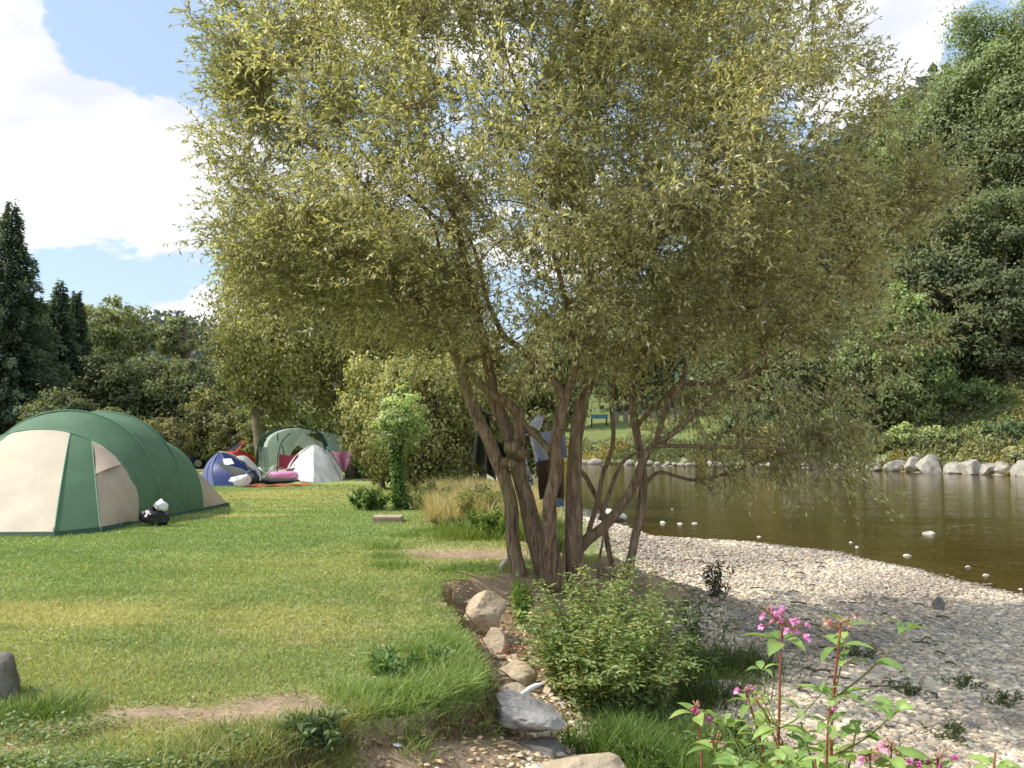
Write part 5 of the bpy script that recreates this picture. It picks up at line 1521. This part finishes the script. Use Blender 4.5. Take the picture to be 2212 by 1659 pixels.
rk("rock", "low tan rock half buried in the bank above the grey slab", (-.03, 6.3, -.28), (.17, .22, .13), 37, M_rock_tan, .2, 9)
rk("rock", "sandy broken rock beside the white driftwood", (.02, 6.0, -.33), (.12, .15, .13), 38, M_rock_tan, .9, 9)
rk("rock", "dusty brown rock on the slope between boulder and bush", (.0, 7.2, -.38), (.20, .22, .15), 39, M_rock_tan, 1.2, 9)
rk("rock", "pale tan stone behind the large flat rock at the bottom", (.36, 5.75, -.50), (.17, .15, .09), 40, M_rock_pale, .3, 9)
rk("rock", "small rounded pale stone in the dry gully left of the leafy bush", (.33, 5.75, -.50), (.10, .10, .07), 41, M_rock_tan, .2, 9)
g_ = gz(1560, 1495, -.6); rk("rock", "smooth grey slab lying in shade behind the pink flowers", (g_[0], g_[1], g_[2] + .02), (.26, .20, .09), 42, M_rock_grey, .2, 8)
g_ = gz(1522, 1262, -.7); rk("rock", "whitish round stone on the sunlit gravel right of the willow", (g_[0], g_[1], g_[2] + .03), (.16, .13, .08), 43, M_rock_pale, .2, 8)
g_ = gz(2027, 1318, -.7); rk("rock", "dark upright stone standing at the edge of the shade on the gravel", (g_[0], g_[1], g_[2] + .06), (.12, .10, .13), 44, M_rock_dark, .2, 9)
g_ = gp(2005, 1153, WATER); rk("rock", "pale flat stone rising from the open water", (g_[0], g_[1], g_[2] - .0), (.17, .14, .07), 45, M_rock_pale, .2, 8)
for i, (a, b, s1) in enumerate([(1960, 1201, .07), (1852, 1182, .05), (1838, 1172, .04), (2183, 1288, .06), (2130, 1243, .06), (1432, 1130, .10), (1470, 1132, .07), (1500, 1131, .08), (1452, 1100, .05), (1640, 1160, .05), (2090, 1225, .05), (2204, 1273, .04)]):
    g_ = gp(a, b, WATER)
    rk("stone", "small pale stone poking out of the shallow water by the gravel bar", (g_[0], g_[1], g_[2]), (s1 * 1.4, s1, s1 * .6), 300 + i, M_rock_pale, i, 8, I2, group="stones in the shallow water", cat="stone")
for i, (a, b, s1) in enumerate([(1235, 1112, .30), (1290, 1118, .26), (1330, 1115, .3), (1265, 1135, .22), (1210, 1140, .2), (1345, 1140, .2), (1310, 1105, .22)]):
    g_ = gp(a, b, -.80)
    rk("stone", "pale stone at the back of the gravel bar seen between the willow trunks", (g_[0], g_[1], -.82), (s1 * 1.2, s1, s1 * .5), 330 + i, M_rock_pale, i, 8, I3, group="stones at the back of the gravel bar", cat="stone")
rk("boulder", "grey weathered boulder at the left edge of the lawn", (-3.16, 5.5, .05), (.19, .20, .20), 51, rockmat("lichen_rock", (.11, .09, .075), (.27, .25, .23)), .4, 14, rough=.16)
rk("boulder", "brown mound of driftwood covered rock behind the dark towel", tuple(at(1030, 1000, 17) * [1, 1, 0] + [0, 0, .2]), (.35, .3, .4), 53, rockmat('earth_mound', (.20, .14, .10), (.36, .27, .2)), .4, 8)
for i in range(26):
    yy = rng.uniform(4.4, 9.3); xx = edge(yy) + rng.uniform(.15, .9)
    s1 = rng.uniform(.03, .085)
    rk("stone", "small tan stone lying on the eroded earth slope", (xx, yy, hz(xx, yy) + s1 * .3), (s1 * 1.3, s1, s1 * .7), 400 + i, M_rock_tan, i, 9, I3, group="loose stones on the earth slope", cat="stone")

# driftwood, planks, litter
M_drift = simplemat("bleached_wood", (.62, .56, .47), .85, (.45, .38, .30), 12, .4)
def stick(name, label, pts, r, mat, cat="driftwood", sides=8):
    mb = MB(); n_ = len(spline(pts, 5)); tube(mb, spline(pts, 5), np.interp(np.linspace(0, 1, n_), [0, .15, .7, 1], [r * .55, r, r * .9, r * .25]), sides, lump=.25)
    return tag(mb.build(name, mat), label, cat)
stick("driftwood", "short bleached white piece of driftwood above the grey slab rock", [(.04, 5.98, -.18), (.12, 6.03, -.125), (.22, 6.08, -.10)], .019, simplemat("white_wood", (.78, .76, .72), .8, bump=.2))
stick("driftwood", "grey stick lying at the foot of the left trunk", [tuple(gz(1080, 1235, -.05) + [0, 0, .03]), tuple(gz(1100, 1222, -.05) + [0, 0, .09]), tuple(gz(1112, 1210, -.05) + [0, .1, .13])], .035, M_drift)
M_twig = simplemat("dry_twig", (.20, .13, .08), .9, (.36, .26, .17), 20)
for i in range(16):
    yy = rng.uniform(5.0, 9.6); xx = edge(yy) + rng.uniform(.1, .8); a = rng.uniform(0, 6.28); L = rng.uniform(.12, .45)
    z_ = hz(xx, yy)
    e_ = (xx + L * math.cos(a), yy + L * math.sin(a))
    stick("dry_twig", "thin dry brown twig lying on the crumbling bank", [(xx, yy, z_ + .04), ((xx + e_[0]) / 2, (yy + e_[1]) / 2, max(z_, hz(*e_)) + .035), (*e_, hz(*e_) + .03)], rng.uniform(.004, .009), M_twig, "twig", 5)["group"] = "dry twigs on the bank"
wb = thing("wooden_plank", gp(830, 1128), "two weathered wooden boards stacked on the lawn edge", "planks")
b0 = gp(803, 1131); M_plank = simplemat("weathered_plank", (.50, .40, .29), .85, (.36, .28, .20), 9, .4)
for k_, (z0_, z1_) in enumerate(((.0, .055), (.062, .115))):
    mb = boxmb(MB(), b0[0] - .0, b0[0] + .50, b0[1], b0[1] + .42, z0_, z1_)
    o = mb.build("board", M_plank, wb, False)
    bv = o.modifiers.new("bevel", 'BEVEL'); bv.width = .006
g_ = gz(858, 1614, -.1)
V, Fc = I2; o = mesh("paper_scrap", V * [.026, .02, .006], [Fc], simplemat("paper", (.85, .85, .85), .7)); o.location = (g_[0], g_[1], g_[2] + .012); o.rotation_euler = (.1, .2, .2)
tag(o, "small white paper scrap on the bare earth in the foreground", "litter")
mb = MB(); g_ = gz(1110, 1350, -.3)
for k_ in range(34):
    a = rng.uniform(0, 6.28, 2); P0 = np.array([.05, 7.9, -.38]) + rng.normal(size=3) * .05; tube(mb, [P0, P0 + rng.normal(size=3) * [.09, .05, .04]], .004, 4)
tag(mb.build("net_scrap", simplemat("red_net", (.38, .13, .08), .8)), "tangle of faded red netting beside the squarish brown rock", "litter")

# ------------------------------------------------------------------ leafy plants
def bigleaf(mb, b, d, n, L, W_, c, droop=.35, fold=.18, rows=6):
    """lance shaped leaf with midrib fold"""
    d = unit(np.array(d)); u = unit(np.cross(d, n)); n = np.cross(u, d)
    t = np.linspace(0, 1, rows + 1)
    w = W_ * .5 * np.sin(np.pi * t ** .75) ** .9 * (1 + .10 * np.sin(t * 40))
    mid = np.array(b)[None] + d[None] * (L * t)[:, None] - np.array([0, 0, 1.0]) * (droop * L * t ** 2)[:, None]
    l = mid + u * w[:, None] + n * (w * fold * 2)[:, None]; r = mid - u * w[:, None] + n * (w * fold * 2)[:, None]
    V = np.stack([l, mid, r], 1).reshape(-1, 3); k = np.arange(rows)[:, None] * 3
    Fq = np.concatenate([k + [0, 1, 4, 3], k + [1, 2, 5, 4]])
    cc = np.tile(np.array(c)[None], (len(V), 1)) * (1 + .18 * rng.normal(size=(len(V), 1)) * .5)
    cc[1::3] *= 1.25
    mb.add(V, [Fq], cc)

M_stem = leafmat("plant_stems", .1, .5, .3)
M_petal = leafmat("petals", .45, .5, .2, tcol=(1.1, .9, 1.0))
def flower(mb, c, s, col):
    """hooded two lipped blossom"""
    V, Fc = I1
    a = rng.uniform(0, 6.28); dx = np.array([math.cos(a), math.sin(a), 0])
    mb.add(V * [s * .42, s * .42, s * .5] + c, [Fc], np.array(col))
    for ang, w_, l_ in ((.5, .9, .85), (-.5, .9, .85), (0, .8, -.7)):
        dd = unit(np.array([math.cos(a + ang), math.sin(a + ang) , -.55 if l_ > 0 else .8]))
        bigleaf(mb, c, dd, unit(np.array([0, 0, 1.0]) + .3 * rng.normal(size=3)), s * abs(l_) * 1.25, s * w_, np.array(col) * rng.uniform(.9, 1.3), .2, .1, 3)

def balsam(px, py, d, h, label, heads, lean=(0, 0), nw=7, lscale=1.0, stemc=(.30, .11, .06), lc=((.14, .25, .07), (.34, .46, .15)), side=True):
    """px,py: top of the plant in the picture, d distance"""
    top = at(px, py, d)
    x0, y0 = top[0] - lean[0] * h, top[1] - lean[1] * h
    zb = hz(x0, y0)
    root = thing("balsam_plant", (x0, y0, zb), label, "flowering plant", "pink flowering balsam plants in the foreground")
    base = np.array([x0, y0, zb - .03])
    H = top[2] - base[2]
    pts = spline([base, base + (top - base) * .35 + [.035 * rng.normal(), 0, 0], base + (top - base) * .7 + [.03 * rng.normal(), 0, 0], top], 6)
    sm_ = MB(); fm = MB(); hm = MB(); bmd = MB()
    r0 = .0072 * min(1.3, H / .8)
    tube(sm_, pts, np.linspace(r0 * 1.2, r0 * .45, len(pts)), 7, np.array(stemc))
    def whorl(p, k, s, up=.35):
        a0 = rng.uniform(0, 6.28)
        for j in range(k):
            a = a0 + j * 2 * np.pi / k + rng.normal() * .25
            dd = np.array([math.cos(a), math.sin(a), up + rng.normal() * .15])
            t = rng.uniform(); c = np.array(lc[0]) * (1 - t) + np.array(lc[1]) * t
            st = unit(dd) * .02 * s
            bigleaf(fm, p + st, dd, unit(np.array([0, 0, 1.0]) + rng.normal(size=3) * .25), .165 * s * lscale * rng.uniform(.75, 1.2), .056 * s * lscale * rng.uniform(.85, 1.2), c, rng.uniform(.2, .6))
    for i in range(nw):
        f = .22 + .74 * i / max(1, nw - 1)
        p = base + (top - base) * f + [.01, 0, 0]
        p = pts[int(f * (len(pts) - 1))]
        whorl(p, 5, 1.15 - .35 * f + .1 * rng.normal())
        if side and .2 < f < .85:
            for _ in range(2):
                a = rng.uniform(0, 6.28); L_ = H * rng.uniform(.14, .28)
                q = p + np.array([math.cos(a) * L_ * .8, math.sin(a) * L_ * .8, L_ * .7])
                tube(sm_, spline([p, (p + q) / 2 + [0, 0, -.02], q], 4), np.linspace(r0 * .5, r0 * .2, 9), 5, np.array(stemc) * [.7, 2.2, 1.2])
                whorl((p + q) / 2, 2, .75); whorl(q, 4, .62, .7)
    for (hx_, hy_, n_, s1, pc) in heads:      # offsets in px from top, blossoms, size, colour
        c0_ = at(px + hx_, py + hy_, d + rng.normal() * .02)
        tube(sm_, spline([top + (c0_ - top) * .0 - [0, 0, .03 if abs(hx_) < 30 else .10], (top + c0_) / 2, c0_], 3), .003, 4, np.array(stemc))
        hm1 = MB(); s1 = s1 * 1.25
        for _ in range(n_):
            fc_ = c0_ + rng.normal(size=3) * np.array([.022, .02, .016]) * (n_ ** .4) * .8
            tube(hm1, [c0_, fc_], .0022, 4, np.array([.45, .22, .14]))
            flower(hm1, fc_, s1 * rng.uniform(.8, 1.15), np.array(pc) * rng.uniform(.8, 1.15))
        hm1.build("flower_head", M_petal, root)
        V, Fc = I1
        for _ in range(5):
            bc_ = c0_ + rng.normal(size=3) * [.02, .02, .012] + [0, 0, .012]
            bmd.add(V * [.005, .005, .008] + bc_, [Fc], np.array([.42, .25, .14])); tube(bmd, [top, bc_], .0018, 4, np.array([.42, .25, .14]))
    sm_.build("stem", M_stem, root); fm.build("foliage", M_bush, root)
    if bmd.n: bmd.build("flower_bud", M_stem, root)
    return root
PK = (.80, .38, .66); PL = (.88, .58, .66); PD = (.68, .16, .46)
balsam(1688, 1350, 3.9, .9, "tallest pink balsam with red stem and full pink flower head", [(0, -8, 9, .020, PK), (-28, -28, 2, .018, PK), (26, 5, 4, .020, PK)], nw=4, lscale=.9)
balsam(1815, 1360, 3.8, .9, "tall balsam with peach coloured buds on top, right of the full pink one", [(0, -12, 5, .012, (.72, .45, .32)), (-14, -6, 3, .012, (.75, .42, .38))], nw=6, lscale=1.1, stemc=(.30, .08, .04))
balsam(1502, 1522, 4.3, .5, "low balsam with one deep pink head at the left of the flower group", [(0, 4, 5, .020, PD)], nw=3, lc=((.16, .28, .07), (.30, .42, .12)), side=False)
balsam(1612, 1492, 4.1, .6, "small side balsam with a slim pink head left of the tallest one", [(0, 0, 4, .017, PK)], lean=(-.12, 0), nw=4, lscale=.8)
balsam(1790, 1535, 3.7, .5, "short leafy balsam with a single small pink blossom between the tall ones", [(12, -8, 1, .018, PK)], nw=4)
balsam(1880, 1630, 3.5, .35, "balsam at the bottom edge with pale pink blossoms, left one of the pair", [(0, 0, 4, .022, PL)], nw=3, lc=((.16, .27, .07), (.30, .42, .12)))
balsam(1925, 1605, 3.5, .35, "balsam at the bottom edge with a big pale pink blossom and dark pink bud", [(-8, 8, 2, .028, PL), (18, 30, 2, .016, PD)], nw=3, lc=((.16, .27, .07), (.30, .42, .12)))
balsam(2025, 1640, 3.5, .35, "balsam near the bottom right with dark magenta blossoms", [(10, -5, 3, .017, PD), (-22, 12, 2, .015, PD)], nw=3, lc=((.16, .28, .06), (.32, .44, .12)))
balsam(2150, 1625, 3.5, .4, "bright leafy balsam without blossoms at the bottom right corner", [], nw=3, lc=((.18, .30, .07), (.34, .46, .13)))
balsam(1690, 1600, 3.9, .4, "leafy balsam without blossoms below the tallest one", [(-60, -90, 1, .012, (.7, .45, .3))], nw=4)
balsam(1760, 1640, 3.6, .4, "low bright leafy balsam at the bottom edge under the bud topped one", [], nw=3, lc=((.16, .28, .06), (.30, .42, .12)))
balsam(1545, 1600, 4.0, .4, "low balsam with a pale closed head at the left front of the group", [(0, 0, 3, .012, (.75, .45, .48))], nw=3, side=False, lc=((.13, .23, .06), (.26, .38, .11)))

for i, (a, b, d_, h_) in enumerate([(1600, 1630, 3.8, .4), (1852, 1560, 3.9, .5), (1965, 1648, 3.6, .4), (2095, 1650, 3.5, .4), (1730, 1560, 4.0, .5), (1648, 1545, 4.1, .5), (1830, 1640, 3.6, .4), (2200, 1652, 3.5, .4)]):
    balsam(a, b, d_, h_, ["young leafy balsam without blossoms left of the tallest one's foot", "young leafy balsam right of the bud topped tall one", "young leafy balsam between the pale pink and the magenta blossoms", "young leafy balsam right of the magenta blossoms",
        "young leafy balsam between the two tall ones", "young leafy balsam under the slim pink side head", "young leafy balsam left of the pale pink pair", "young leafy balsam in the bottom right corner"][i], [], nw=4, stemc=(.22, .22, .08), lc=((.14, .25, .07), (.32, .44, .14)), side=i % 2 == 0, lscale=.9)

# the leafy nettle like bush in front of the trunks
nb_ = thing("leafy_bush", (.86, 7.6, -.6), "dense light green leafy bush growing in front of the willow trunks", "bush")
sm_ = MB(); fm = MB()
NS = 250
C_, D_, N_, L_, W_, Cc = [], [], [], [], [], []
for i in range(NS):
    a = rng.uniform(0, 6.28); r = rng.uniform(0, 1) ** .6
    bx, by = .80 + .44 * r * math.cos(a), 7.35 + .66 * r * math.sin(a)
    zb = hz(bx, by)
    H = rng.uniform(.62, 1.24) * (1 - .22 * r) * (1.0 + .12 * math.cos(a - .3))
    if by < 7.4: H *= .80
    ln = np.array([math.cos(a) * r * .36, math.sin(a) * r * .32])
    P0 = np.array([bx, by, zb - .02]); P3 = np.array([bx + ln[0], by + ln[1], zb + H])
    if r > .85: P3[2] -= .25 * H
    P1 = P0 + [ln[0] * .15, ln[1] * .15, H * .4]; P2 = P0 + [ln[0] * .5, ln[1] * .5, H * .78]
    pts = spline([P0, P1, P2, P3], 7)
    tube(sm_, pts, np.linspace(.005, .0016, len(pts)), 4, np.array([.20, .20, .07]), cap=False)
    yellow = rng.uniform() < .35
    nl = 24
    for j in range(nl):
        f = .12 + .88 * j / (nl - 1)
        p = pts[min(len(pts) - 1, int(f * (len(pts) - 1)))]
        aa = j * 1.57 + rng.normal() * .3
        for s1 in (0, np.pi):
            dd = np.array([math.cos(aa + s1), math.sin(aa + s1), .25 + rng.normal() * .25])
            C_.append(p + unit(dd) * rng.uniform(0, .045)); D_.append(dd); N_.append(np.array([0, 0, 1.0]) + rng.normal(size=3) * .4)
            L_.append(.074 * (1.15 - .5 * f) * rng.uniform(.7, 1.3)); W_.append(.030 * (1.15 - .45 * f) * rng.uniform(.7, 1.3))
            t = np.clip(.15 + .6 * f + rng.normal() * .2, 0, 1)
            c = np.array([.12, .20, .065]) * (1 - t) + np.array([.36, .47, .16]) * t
            if yellow and rng.uniform() < .22 or rng.uniform() < .03: c = np.array([.62, .56, .22]) * rng.uniform(.7, 1.1)
            Cc.append(c)
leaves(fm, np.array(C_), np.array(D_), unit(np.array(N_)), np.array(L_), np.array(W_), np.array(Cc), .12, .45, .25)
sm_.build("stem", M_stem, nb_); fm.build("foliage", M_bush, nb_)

def weed(name, label, x, y, h, n, spread, L, W_, c1, c2, cat="plant", group=None, lean=.5, stems=9, z=None):
    zb = hz(x, y) if z is None else z
    root = thing(name, (x, y, zb), label, cat, group)
    sm_ = MB(); fm = MB(); C_, D_, N_ = [], [], []
    for i in range(stems):
        a = rng.uniform(0, 6.28); r = spread * rng.uniform(.1, 1)
        P0 = np.array([x + .25 * r * math.cos(a), y + .25 * r * math.sin(a), zb - .02]); hh_ = h * rng.uniform(.55, 1.05) * (1 - .3 * r / max(spread, .01))
        P3 = np.array([x + r * math.cos(a), y + r * math.sin(a), zb + hh_])
        pts = spline([P0, (P0 + P3) / 2 + [0, 0, hh_ * .12], P3], 6)
        tube(sm_, pts, np.linspace(.006, .002, len(pts)) * max(.6, min(2.5, h)), 4, np.array(c1) * 1.2, cap=False)
        k = rng.uniform(.15, 1, n // stems)
        ii = (k * (len(pts) - 1)).astype(int)
        C_.append(pts[ii] + rng.normal(size=(len(ii), 3)) * .05 * max(h, .3)); D_.append(rng.normal(size=(len(ii), 3)) + unit(P3 - P0) * .6); N_.append(np.array([0, 0, 1]) + rng.normal(size=(len(ii), 3)) * .45)
    C_ = np.concatenate(C_); n2_ = len(C_); t = rng.uniform(size=(n2_, 1))
    leaves(fm, C_, np.concatenate(D_), unit(np.concatenate(N_)), L * rng.uniform(.6, 1.3, n2_), W_ * rng.uniform(.6, 1.3, n2_), np.array(c1) * (1 - t) + np.array(c2) * t, .15, .5, .25)
    sm_.build("stem", M_stem, root); fm.build("foliage", M_bush, root)
    return root
def gx_(px, py, z=0): g = gp(px, py, z); return g[0], g[1]
# ivy clad young tree
x, y = gx_(862, 1100)
iv = thing("young_tree", (x, y, 0), "slim young willow with an ivy wrapped stem at the lawn edge", "tree")
mb = MB(); ip = spline([(x + .07, y, -.1), (x, y, .35), (x - .05, y, .9), (x - .04, y, 1.5), (x + .05, y, 2.3)], 6)
tube(mb, ip, np.linspace(.045, .012, len(ip)), 7); mb.build("trunk", M_bark, iv)
lm = MB(); n = 4200; k = rng.uniform(0, .72, n); b = ip[(k * (len(ip) - 1)).astype(int)]
o_ = rdir(n) * rng.uniform(.3, 1, (n, 1)) * np.array([.17, .17, .10]) * (1.15 - .5 * k[:, None])
t = rng.uniform(size=(n, 1))
leaves(lm, b + o_ + [0, 0, .03], rdir(n) + [0, 0, -.4], unit(o_ * 5 + rng.normal(size=(n, 3)) * .4 + [0, 0, .3]), .055, .048, np.array([.05, .12, .03]) * (1 - t) + np.array([.20, .34, .08]) * t, .1, .5, .1)
lm.build("ivy", M_bush, iv)
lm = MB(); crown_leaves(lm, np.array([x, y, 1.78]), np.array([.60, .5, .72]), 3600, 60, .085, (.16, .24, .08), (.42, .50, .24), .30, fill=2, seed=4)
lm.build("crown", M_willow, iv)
WD = [("weed_clump", "dark green bramble mat at the foot of the ivy clad stem", 800, 1100, .45, 1500, .65), ("weed_clump", "dark green bramble patch right of the ivy clad stem", 930, 1100, .5, 1500, .7),
      ("weed_clump", "low nettle patch left of the ivy clad stem", 790, 1030, .7, 1600, .8), ("weed_clump", "leafy clump between the mauve awning and the ivy stem", 810, 990, 1.0, 1800, .9)]
for nm_, lb, px, py, h_, n_, sp_ in WD:
    x, y = gx_(px, max(py, 1030)); weed(nm_, lb, x, y, h_, n_, sp_, .10, .06, (.09, .17, .05), (.28, .40, .12), "weeds", None, stems=16)
x, y = gx_(1040, 1130); weed("weed_clump", "yellow green weeds right of the dry grass behind the left trunk", x, y, .75, 2200, .6, .07, .035, (.16, .22, .05), (.42, .42, .14), "weeds", None, stems=22)
x, y = gx_(1060, 1165); weed("weed_clump", "bright green nettles at the path end behind the left trunk", x, y, .5, 1800, .5, .065, .035, (.12, .22, .04), (.30, .42, .08), "weeds", None, stems=20)
x, y = gx_(975, 1145); weed("weed_clump", "small dead brown plant over the hole by the worn path", x, y, .22, 500, .3, .06, .03, (.10, .07, .04), (.24, .17, .09), "weeds", None, stems=9)
weed("sapling", "fresh green sapling leaves at the foot of the trunks above the bush", .12, 9.3, .55, 260, .22, .085, .045, (.16, .30, .05), (.36, .50, .12), "plant", stems=5)
weed("dark_shrub", "small dark shrub standing alone on the gravel", *gx_(1553, 1345, -.72), .55, 420, .30, .06, .022, (.04, .045, .025), (.11, .11, .06), "shrub", stems=9)
weed("willow_shoots", "slender willow shoots leaning right out of the leafy bush", 1.75, 8.3, .85, 420, .38, .10, .02, (.07, .12, .05), (.20, .27, .10), "plant", stems=7)
weed("willow_shoots", "slender upright shoots between trunks and leafy bush", 1.05, 8.9, .95, 420, .35, .10, .02, (.08, .13, .05), (.22, .29, .10), "plant", stems=8)
weed("dock_plant", "broad leaved dock plant in the grass at the lawn edge", *gx_(850, 1450), .13, 420, .26, .085, .028, (.09, .19, .05), (.24, .38, .12), "plant", stems=14)
weed("dock_plant", "second broad leaved dock plant nearer the bank edge", *gx_(960, 1440), .11, 320, .22, .08, .026, (.10, .20, .06), (.26, .40, .13), "plant", stems=12)
weed("weed_clump", "grey green weed patch at the end of the turf in the foreground", *gx_(690, 1590), .14, 700, .22, .06, .022, (.07, .13, .05), (.20, .28, .12), "weeds", None, stems=18)
for i, (a, b) in enumerate([(1600, 1560), (1480, 1580), (1650, 1620), (1400, 1640)]):
    x, y = gx_(a, b, -.45); weed("weed_clump", ["fine leaved weed behind the pink flowers", "weed clump left of the low deep pink balsam", "weed clump under the tallest balsam", "bright weed clump by the large flat rock"][i], x, y, .28, 500, .22, .06, .022, (.08, .15, .04), (.22, .30, .09), "weeds", None, stems=14)
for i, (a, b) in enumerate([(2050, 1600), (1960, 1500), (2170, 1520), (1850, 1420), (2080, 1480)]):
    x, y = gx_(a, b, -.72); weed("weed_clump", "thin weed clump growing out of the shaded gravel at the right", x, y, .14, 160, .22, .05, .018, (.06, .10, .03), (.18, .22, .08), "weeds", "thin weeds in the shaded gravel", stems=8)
# clover and broad leaves bottom left
mb = MB(); n = 5200
d = rng.uniform(3.95, 5.0, n); u = rng.uniform(-.60, -.18, n); x = u * d
g_ = fb2(x, d, 2.2, 3, 91) + np.where(d < 4.35, .35, -.1)
ok = g_ > .05; x, d = x[ok], d[ok]; n = len(x); t = rng.uniform(size=(n, 1))
leaves(mb, np.stack([x, d, samp(Z, x, d) + rng.uniform(.02, .075, n)], 1), rng.normal(size=(n, 3)) * [1, 1, .3], unit(np.array([0, 0, 1]) + rng.normal(size=(n, 3)) * .35), rng.uniform(.02, .042, n), rng.uniform(.014, .028, n), np.array([.10, .19, .05]) * (1 - t) + np.array([.30, .38, .14]) * t, .1, .5, .1)
tag(mb.build("lawn_clover", M_bush), "clover and broad leaved weeds among the grass at the bottom left", "clover", None, "stuff")
E = [(-2.75, 5.15), (-2.65, 5.22), (-2.9, 5.05), (-2.6, 5.1)]
tuft_area("rock_side_grass", "uncut grass growing around the boulder at the left edge", E, 1200, .05, .14, .008, (.12, .20, .05), (.28, .36, .11), .09, 2, .9)
print("polys", sum(len(o.data.polygons) for o in S.objects if o.type == 'MESH'))

mb = MB(); n = 2600
d = 4.1 * (14 / 4.1) ** rng.uniform(0, 1, n); u = rng.uniform(-.6, .5, n) ; x = u * d
ok = (x < edge(d) + .8) | (rng.uniform(size=n) < .25); x, d = x[ok], d[ok]; n = len(x)
t = rng.uniform(size=(n, 1))
leaves(mb, np.stack([x, d, samp(Z, x, d) + .018 + .015 * rng.uniform(size=n)], 1), rng.normal(size=(n, 3)) * [1, 1, .15], unit(np.array([0, 0, 1]) + rng.normal(size=(n, 3)) * .35), rng.uniform(.03, .07, n), rng.uniform(.010, .018, n), np.array([.22, .15, .07]) * (1 - t) + np.array([.55, .50, .28]) * t, .2, .5, .2)
tag(mb.build("fallen_leaves", M_bush), "dry narrow willow leaves fallen on lawn, bank and gravel", "fallen leaves", None, "stuff")
mb = MB()
for k_ in range(150):
    d = 7.5 * (20 / 7.5) ** rng.uniform(); x = rng.uniform(.12, .5) * d
    if x > riv_near(d) - .3 or x < edge(d) + 1.2: continue
    z_ = hz(x, d) + .03; a = rng.uniform(0, 6.28); L = rng.uniform(.05, .22)
    tube(mb, [(x, d, z_), (x + .5 * L * math.cos(a), d + .5 * L * math.sin(a), z_ + .015), (x + L * math.cos(a + .3), d + L * math.sin(a + .3), z_)], rng.uniform(.004, .011), 4, np.array([.12, .08, .05]))
tag(mb.build("flood_debris", M_stem), "small dark bits of twig and bark washed up on the gravel", "debris", None, "stuff")
